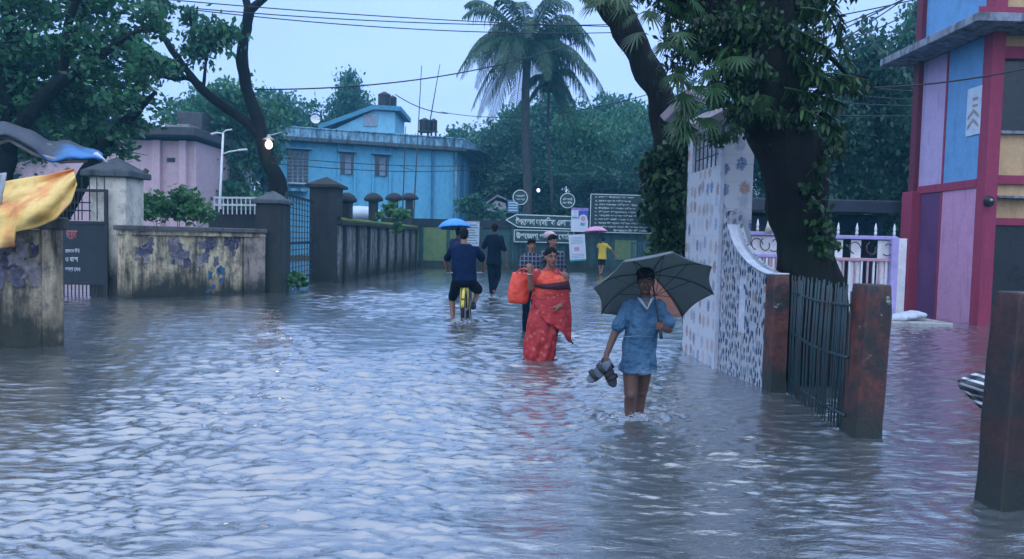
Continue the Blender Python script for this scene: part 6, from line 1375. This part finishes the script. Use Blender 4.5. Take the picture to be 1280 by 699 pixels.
tree('forked_tree', 'forked tree with a snaking trunk and bare limb reaching left beside the glowing lamp', 'tree', tuple(P0),
     [([P0-Vector((0,0,.4)), at(349, 240, Y1), at(338, 205, Y1), at(328, 170, Y1), at(312, 120, Y1), at(302, 75, Y1), at(307, 35, Y1), at(311, 12, Y1)], [.27,.24,.21,.2,.17,.16,.15,.15]),
      ([at(311, 14, Y1), at(304, -8, Y1), at(292, -40, Y1)], [.12,.1,.07]), ([at(311, 14, Y1), at(330, -2, Y1), at(350, -30, Y1)], [.12,.1,.07]),
      ([at(326, 172, Y1), at(300, 148, Y1-.3), at(254, 113, Y1-.8), at(228, 80, Y1-1), at(206, 50, Y1-1), at(190, 15, Y1-1), at(186, -20, Y1-1)], [.15,.13,.12,.09,.08,.06,.04]),
      ([at(250, 110, Y1-.8), at(235, 98, Y1-.6), at(212, 98, Y1-.6), at(150, 78, Y1-.4), at(135, 60, Y1-.4)], [.08,.07,.05,.04,.02]), ([at(254, 113, Y1-.8), at(258, 75, Y1-.8), at(262, 55, Y1-.8), at(240, 32, Y1-.8)], [.05,.035,.025,.012]),
      ([at(300, 148, Y1-.3), at(352, 120, Y1), at(385, 112, Y1)], [.0,.0,.0]) if False else ([at(206, 50, Y1-1), at(198, 28, Y1-1), at(175, 10, Y1-1)], [.05,.035,.02])],
     [pclump(262, 45, Y1-.8, 26, 26, .7), pclump(285, 42, Y1-.8, 16, 12, .5), pclump(245, 65, Y1-.8, 18, 20, .5), pclump(215, 88, Y1-1, 16, 16, .5), pclump(180, 85, Y1-.8, 26, 18, .6), pclump(165, 55, Y1-.6, 22, 18, .6), pclump(200, 5, Y1-1, 20, 12, .5), pclump(240, 20, Y1-1, 14, 8, .4)],
     2300, .19, M_leaf_mid, M_bark2, seed=15, tw=8, twr=.022, rc=.3, shell=.1, sub=9, asp=.55, droop=.9)

# ------------------------------------------------------------------ background trees: four grown once, then copied
def proto(seed, W_, H_, mt, n, ls):
    r = np.random.default_rng(seed); root = empty('bushy_tree', (0,0,0)); r_t = .03*H_
    mb = MB(); limb_mb(mb, [(0,0,-.4), (r.normal(0,.15),0,H_*.3), (r.normal(0,.3),r.normal(0,.3),H_*.6), (r.normal(0,.4),0,H_*.85)], [r_t, r_t*.8, r_t*.5, r_t*.15], 8); mb.build('trunk', M_bark, root, True)
    cl = []
    for i in range(17):
        a = r.uniform(0, 6.28); q = r.random()**.6; z_ = H_*r.uniform(.2, .9); rad = (1-.55*abs(z_/H_-.5)*1.6)
        cl.append(((W_*.7*q*rad*math.cos(a), W_*.62*q*rad*math.sin(a), z_), (W_*r.uniform(.34,.5), W_*r.uniform(.34,.5), H_*r.uniform(.10,.17))))
    mb = MB()
    for c in cl: mb.tube(smooth_path([(0,0,c[0][2]*.6), Vector(c[0])*.6+Vector((0,0,c[0][2]*.25)), c[0]], 3), lerp_list([r_t*.5, r_t*.3, r_t*.1], 6), 5)
    mb.build('limbs', M_bark, root); C = clump_points(cl, n, r, 26, .24, .3); leaves('crown', C, ls*(.6+.8*r.random(len(C))), mt, root, seed=seed, asp=.6); return root
protos = [proto(31, 3.0, 8, M_leaf_far, 17000, .25), proto(32, 2.6, 9, M_leaf_far, 17000, .25), proto(33, 3.4, 7.5, M_leaf_mid, 17000, .25), proto(34, 3.0, 8.5, M_leaf_dark, 17000, .25)]
used = set()
def bg(i, px, pytop, hw, Y, label, grp='trees behind the houses and the far wall'):
    x = at(px, 300, Y).x; H = at(px, pytop, Y).z; base = protos[i]; o = base if i not in used else copy_tree(base); used.add(i)
    s_ = 1.3*hw*Y/F/(3.0, 2.6, 3.4, 3.0)[i]; sz = H/(8, 9, 7.5, 8.5)[i]/.98
    o.location = (x, Y, 0); o.scale = (s_, s_, sz); o.rotation_euler = (0, 0, random.uniform(0, 6.28)); tag(o, label, 'tree', grp)
for a_ in [(2, 292, 98, 62, 37, 'bushy green tree between the pink house and the forked trunk'), (0, 250, 150, 45, 42, 'lower tree right behind the street lamp post'), (0, 330, 96, 50, 50, 'tree filling the gap behind the glowing lamp'), (2, 255, 108, 50, 46, 'light green tree behind the white street lamp arms'), (0, 365, 98, 46, 58, 'tree whose top shows left of the satellite dish'),
           (1, 437, 103, 30, 60, 'round topped tree rising behind the roof left of the water tanks'), (3, 90, 110, 80, 38, 'dark tree mass behind the pink house wing'), (3, 20, 100, 70, 42, 'dark tree behind the stall roof at the far left'),
           (0, 520, 158, 36, 62, 'low tree peeping over the flat roof beside the second tank'), (0, 590, 140, 38, 62, 'tree at the right corner of the blue building'), (3, 628, 150, 40, 50, 'dark tree just left of the coconut trunk'),
           (1, 672, 118, 38, 56, 'tall tree directly behind the coconut crown'), (2, 722, 128, 44, 47, 'green tree between the coconut palm and the text board'), (0, 690, 120, 60, 60, 'broad far tree between the two palm trunks'), (2, 640, 128, 46, 58, 'far tree just left of the coconut trunk'), (0, 845, 118, 46, 56, 'far tree showing beside the leaning trunk'), (2, 770, 118, 56, 60, 'broad far tree above the small pink umbrella'), (0, 748, 102, 40, 62, 'tree with a high pointed top right of the palm'),
           (2, 790, 126, 40, 52, 'broad tree above the large text board'), (0, 815, 148, 40, 44, 'tree left of the ivy covered trunk'), (3, 880, 110, 50, 40, 'dark tree hidden behind the tiled pillar'), (3, 660, 205, 50, 43, 'low dark tree behind the arrow sign'), (3, 745, 205, 50, 43, 'low dark tree behind the text board'),
           (3, 560, 190, 40, 64, 'low dark tree behind the blue building corner'), (3, 820, 215, 46, 42, 'low dark tree over the far bar gate'), (0, 155, 150, 50, 48, 'tree behind the flat roof of the pink house'),
           (3, 1085, 40, 66, 23, 'big dark tree between the massive trunk and the painted building'), (1, 1140, 22, 44, 25, 'tall dark tree touching the painted building'), (3, 1040, 130, 46, 22, 'lower dark tree right beside the massive trunk'), (3, 965, 150, 60, 30, 'dark tree behind the tin roofed shed'), (0, 1100, 150, 70, 28, 'tree filling the gap behind the red column'),
           (3, -120, 60, 110, 38, 'dark tree beyond the left edge'), (3, 1300, 60, 90, 40, 'dark tree behind the painted building')]: bg(*a_)
# bush right of blue building
shrub('round_bush', 'round dark bush at the foot of the blue building corner', 'shrub', (at(590, 270, 38).x, 38, .2), [pclump(583, 258, 38, 13, 13, .5), pclump(597, 262, 38, 12, 12, .5), pclump(590, 252, 38, 10, 10, .4), pclump(620, 268, 38, 14, 6, .4)], 1700, .2, M_leaf_far, 44, .6)
shrub('wall_bush', 'leafy bush hanging over the large text board from the right', 'shrub', (at(826, 290, 35).x, 35, .2), [pclump(822, 262, 35, 14, 20, .5), pclump(838, 250, 35, 18, 30, .6), pclump(845, 290, 34, 18, 24, .6), pclump(812, 275, 35, 8, 8, .4)], 2600, .2, M_leaf_far, 45, .6)
# ------------------------------------------------------------------ palms
def palm(label, px, pyb, pyc, Y, n, L, seed, lean=0, r_=.16, dr=1.0):
    rr = np.random.default_rng(seed); c = at(px+lean, pyc, Y); b = Vector((at(px, pyb, Y).x, Y, -.4)); root = empty('coconut_palm', (b.x, Y, 0), label, 'palm tree')
    mb = MB(); P = smooth_path([b, b.lerp(c, .35)+Vector((.12,0,0)), b.lerp(c, .7)+Vector((-.05,0,0)), c], 8); mb.tube(P, lerp_list([r_*1.5, r_, r_*.9, r_*.85], len(P)-1), 10, True, 0, .12); mb.build('trunk', M_palmbark, root, True)
    for i in range(n):
        mb = MB(); az = i*2.4+rr.normal(0, .15); el = (1.6, 1.15, .8, .4, -.05)[i % 5]+rr.normal(0, .1)
        frond(mb, c+Vector((0,0,.1)), az, L*(.85+.3*rr.random())*(.8 if i % 5 in (0, 4) else 1), el, (.75+.35*rr.random())*dr+(.25 if el > .5 else 0), 54, L*.22, .065, rr, .8); mb.build('frond', M_frond, root)
    mb = MB()
    for i in range(7): a = i/7*6.28; mb.ell(c+Vector((.28*math.cos(a), .28*math.sin(a), -.25-.08*(i % 2))), (.13,.13,.16), None, 8, 6)
    mb.build('coconuts', mk('coconut_green', (.06,.09,.03), .5), root, True)
    mb = MB(); mb.tube([c-Vector((0,0,.5)), c+Vector((0,0,.6))], [.16,.3], 9); mb.build('crown_shaft', M_frond, root, True); return root
palm('tall coconut palm with drooping fronds above the arrow sign', 657, 275, 64, 39, 38, 4.3, 3, 2, .24)
palm('slender young palm with a small ragged crown right of the tall palm', 690, 275, 104, 41, 9, 2.1, 5, -4, .09, 1.3)
# banana plants
for (px, Y, h, seed, lb) in ((712, 39, 3.6, 1, 'banana plant with browned hanging leaves right of the palm trunks'), (765, 39.5, 3.4, 2, 'banana plant with broad leaves peeping over the large text board'), (742, 38.5, 3.0, 6, 'smaller banana plant between two larger ones')):
    r = np.random.default_rng(seed); x = at(px, 300, Y).x; root = empty('banana_plant', (x, Y, 0), lb, 'banana plant'); mb = MB(); mb.tube([(x, Y, -.2), (x+.05, Y, h*.6)], [.16,.09], 10); mb.build('stem', M_banana, root, True)
    for i in range(9): mb = MB(); a = i*.72+r.normal(0,.2); leafblade(mb, (x+.05, Y, h*.58), (math.cos(a)*.7, math.sin(a)*.4-.15, .9), h*.6, .62, 1.0, .25, 9); mb.build('leaf', M_banana, root, True)
mb = MB(); c = at(673, 238, 37.5); mb.ell(c, (.08,.08,.09)); mb.tube([c+Vector((0,.05,0)), c+Vector((0,.4,.1))], .02, 5); tag(mb.build('small_lamp', emit('lamp_cold', (.75,.85,1), 3), None, True), 'tiny white lamp hanging in the dark trees above the arrow sign', 'lamp')

# ------------------------------------------------------------------ overhead cables
def cable(p, q, sag, r_, label):
    P = [Vector(p).lerp(Vector(q), i/24)-Vector((0,0,4*sag*(i/24)*(1-i/24))) for i in range(25)]
    mb = MB(); mb.tube(P, r_, 5); tag(mb.build('overhead_cable', M_cable, None, True), label, 'cable', 'overhead cables')
cable(at(150, -6, 20), at(800, 34, 26), .15, .016, 'topmost overhead cable running from the forked tree to the leaning trunk'); cable(at(150, 2, 20), at(800, 30, 26), .25, .016, 'overhead cable just under the topmost one, crossing the palm crown')
cable(at(180, 5, 20.5), at(800, 40, 26), .3, .016, 'third overhead cable crossing the palm crown'); cable(at(318, 112, 21.8), at(730, 50, 30), .5, .022, 'slack cable rising rightwards over the blue roof to the palm')
cable(at(494, 118, 46), at(560, 142, 46), .25, .03, 'short cable drooping from the water tanks to the second stair room'); cable(at(552, 140, 46), at(870, 100, 30), .8, .02, 'cable from the flat roof to the leaning trunk')
cable(at(340, 196, 21), at(620, 206, 34), .15, .014, 'upper thin wire crossing the windows of the blue building'); cable(at(340, 204, 21), at(620, 210, 34), .2, .014, 'lower thin wire crossing the windows of the blue building')
for i, (x0, y0, x1, y1) in enumerate(((985, 28, 1180, -14), (980, 55, 1190, -30), (1000, 60, 1200, -44), (1000, 75, 1205, -20), (985, 90, 1215, -60), (1010, 82, 1190, 6), (985, 95, 1180, 112), (990, 108, 1180, 122), (990, 122, 1180, 128), (1000, 140, 1170, 139))):
    cable(at(x0-30, y0+(y0-y1)*.15, 17), at(x1+60, y1+(y1-y0)*.3, 21), .12, .016, ['highest wire of the fan right of the massive trunk', 'second wire down in the fan right of the trunk', 'third wire down in the fan right of the trunk', 'fourth wire down in the fan right of the trunk', 'steepest wire in the fan right of the trunk', 'lowest sloping wire of the fan right of the trunk', 'uppermost level wire in front of the right dark tree', 'second level wire in front of the right dark tree', 'third level wire in front of the right dark tree', 'lowest level wire in front of the right dark tree'][i])
cable(at(1000, 108, 9), at(1300, 82, 8.0), .10, .010, 'long wire crossing the blue panel of the painted building')
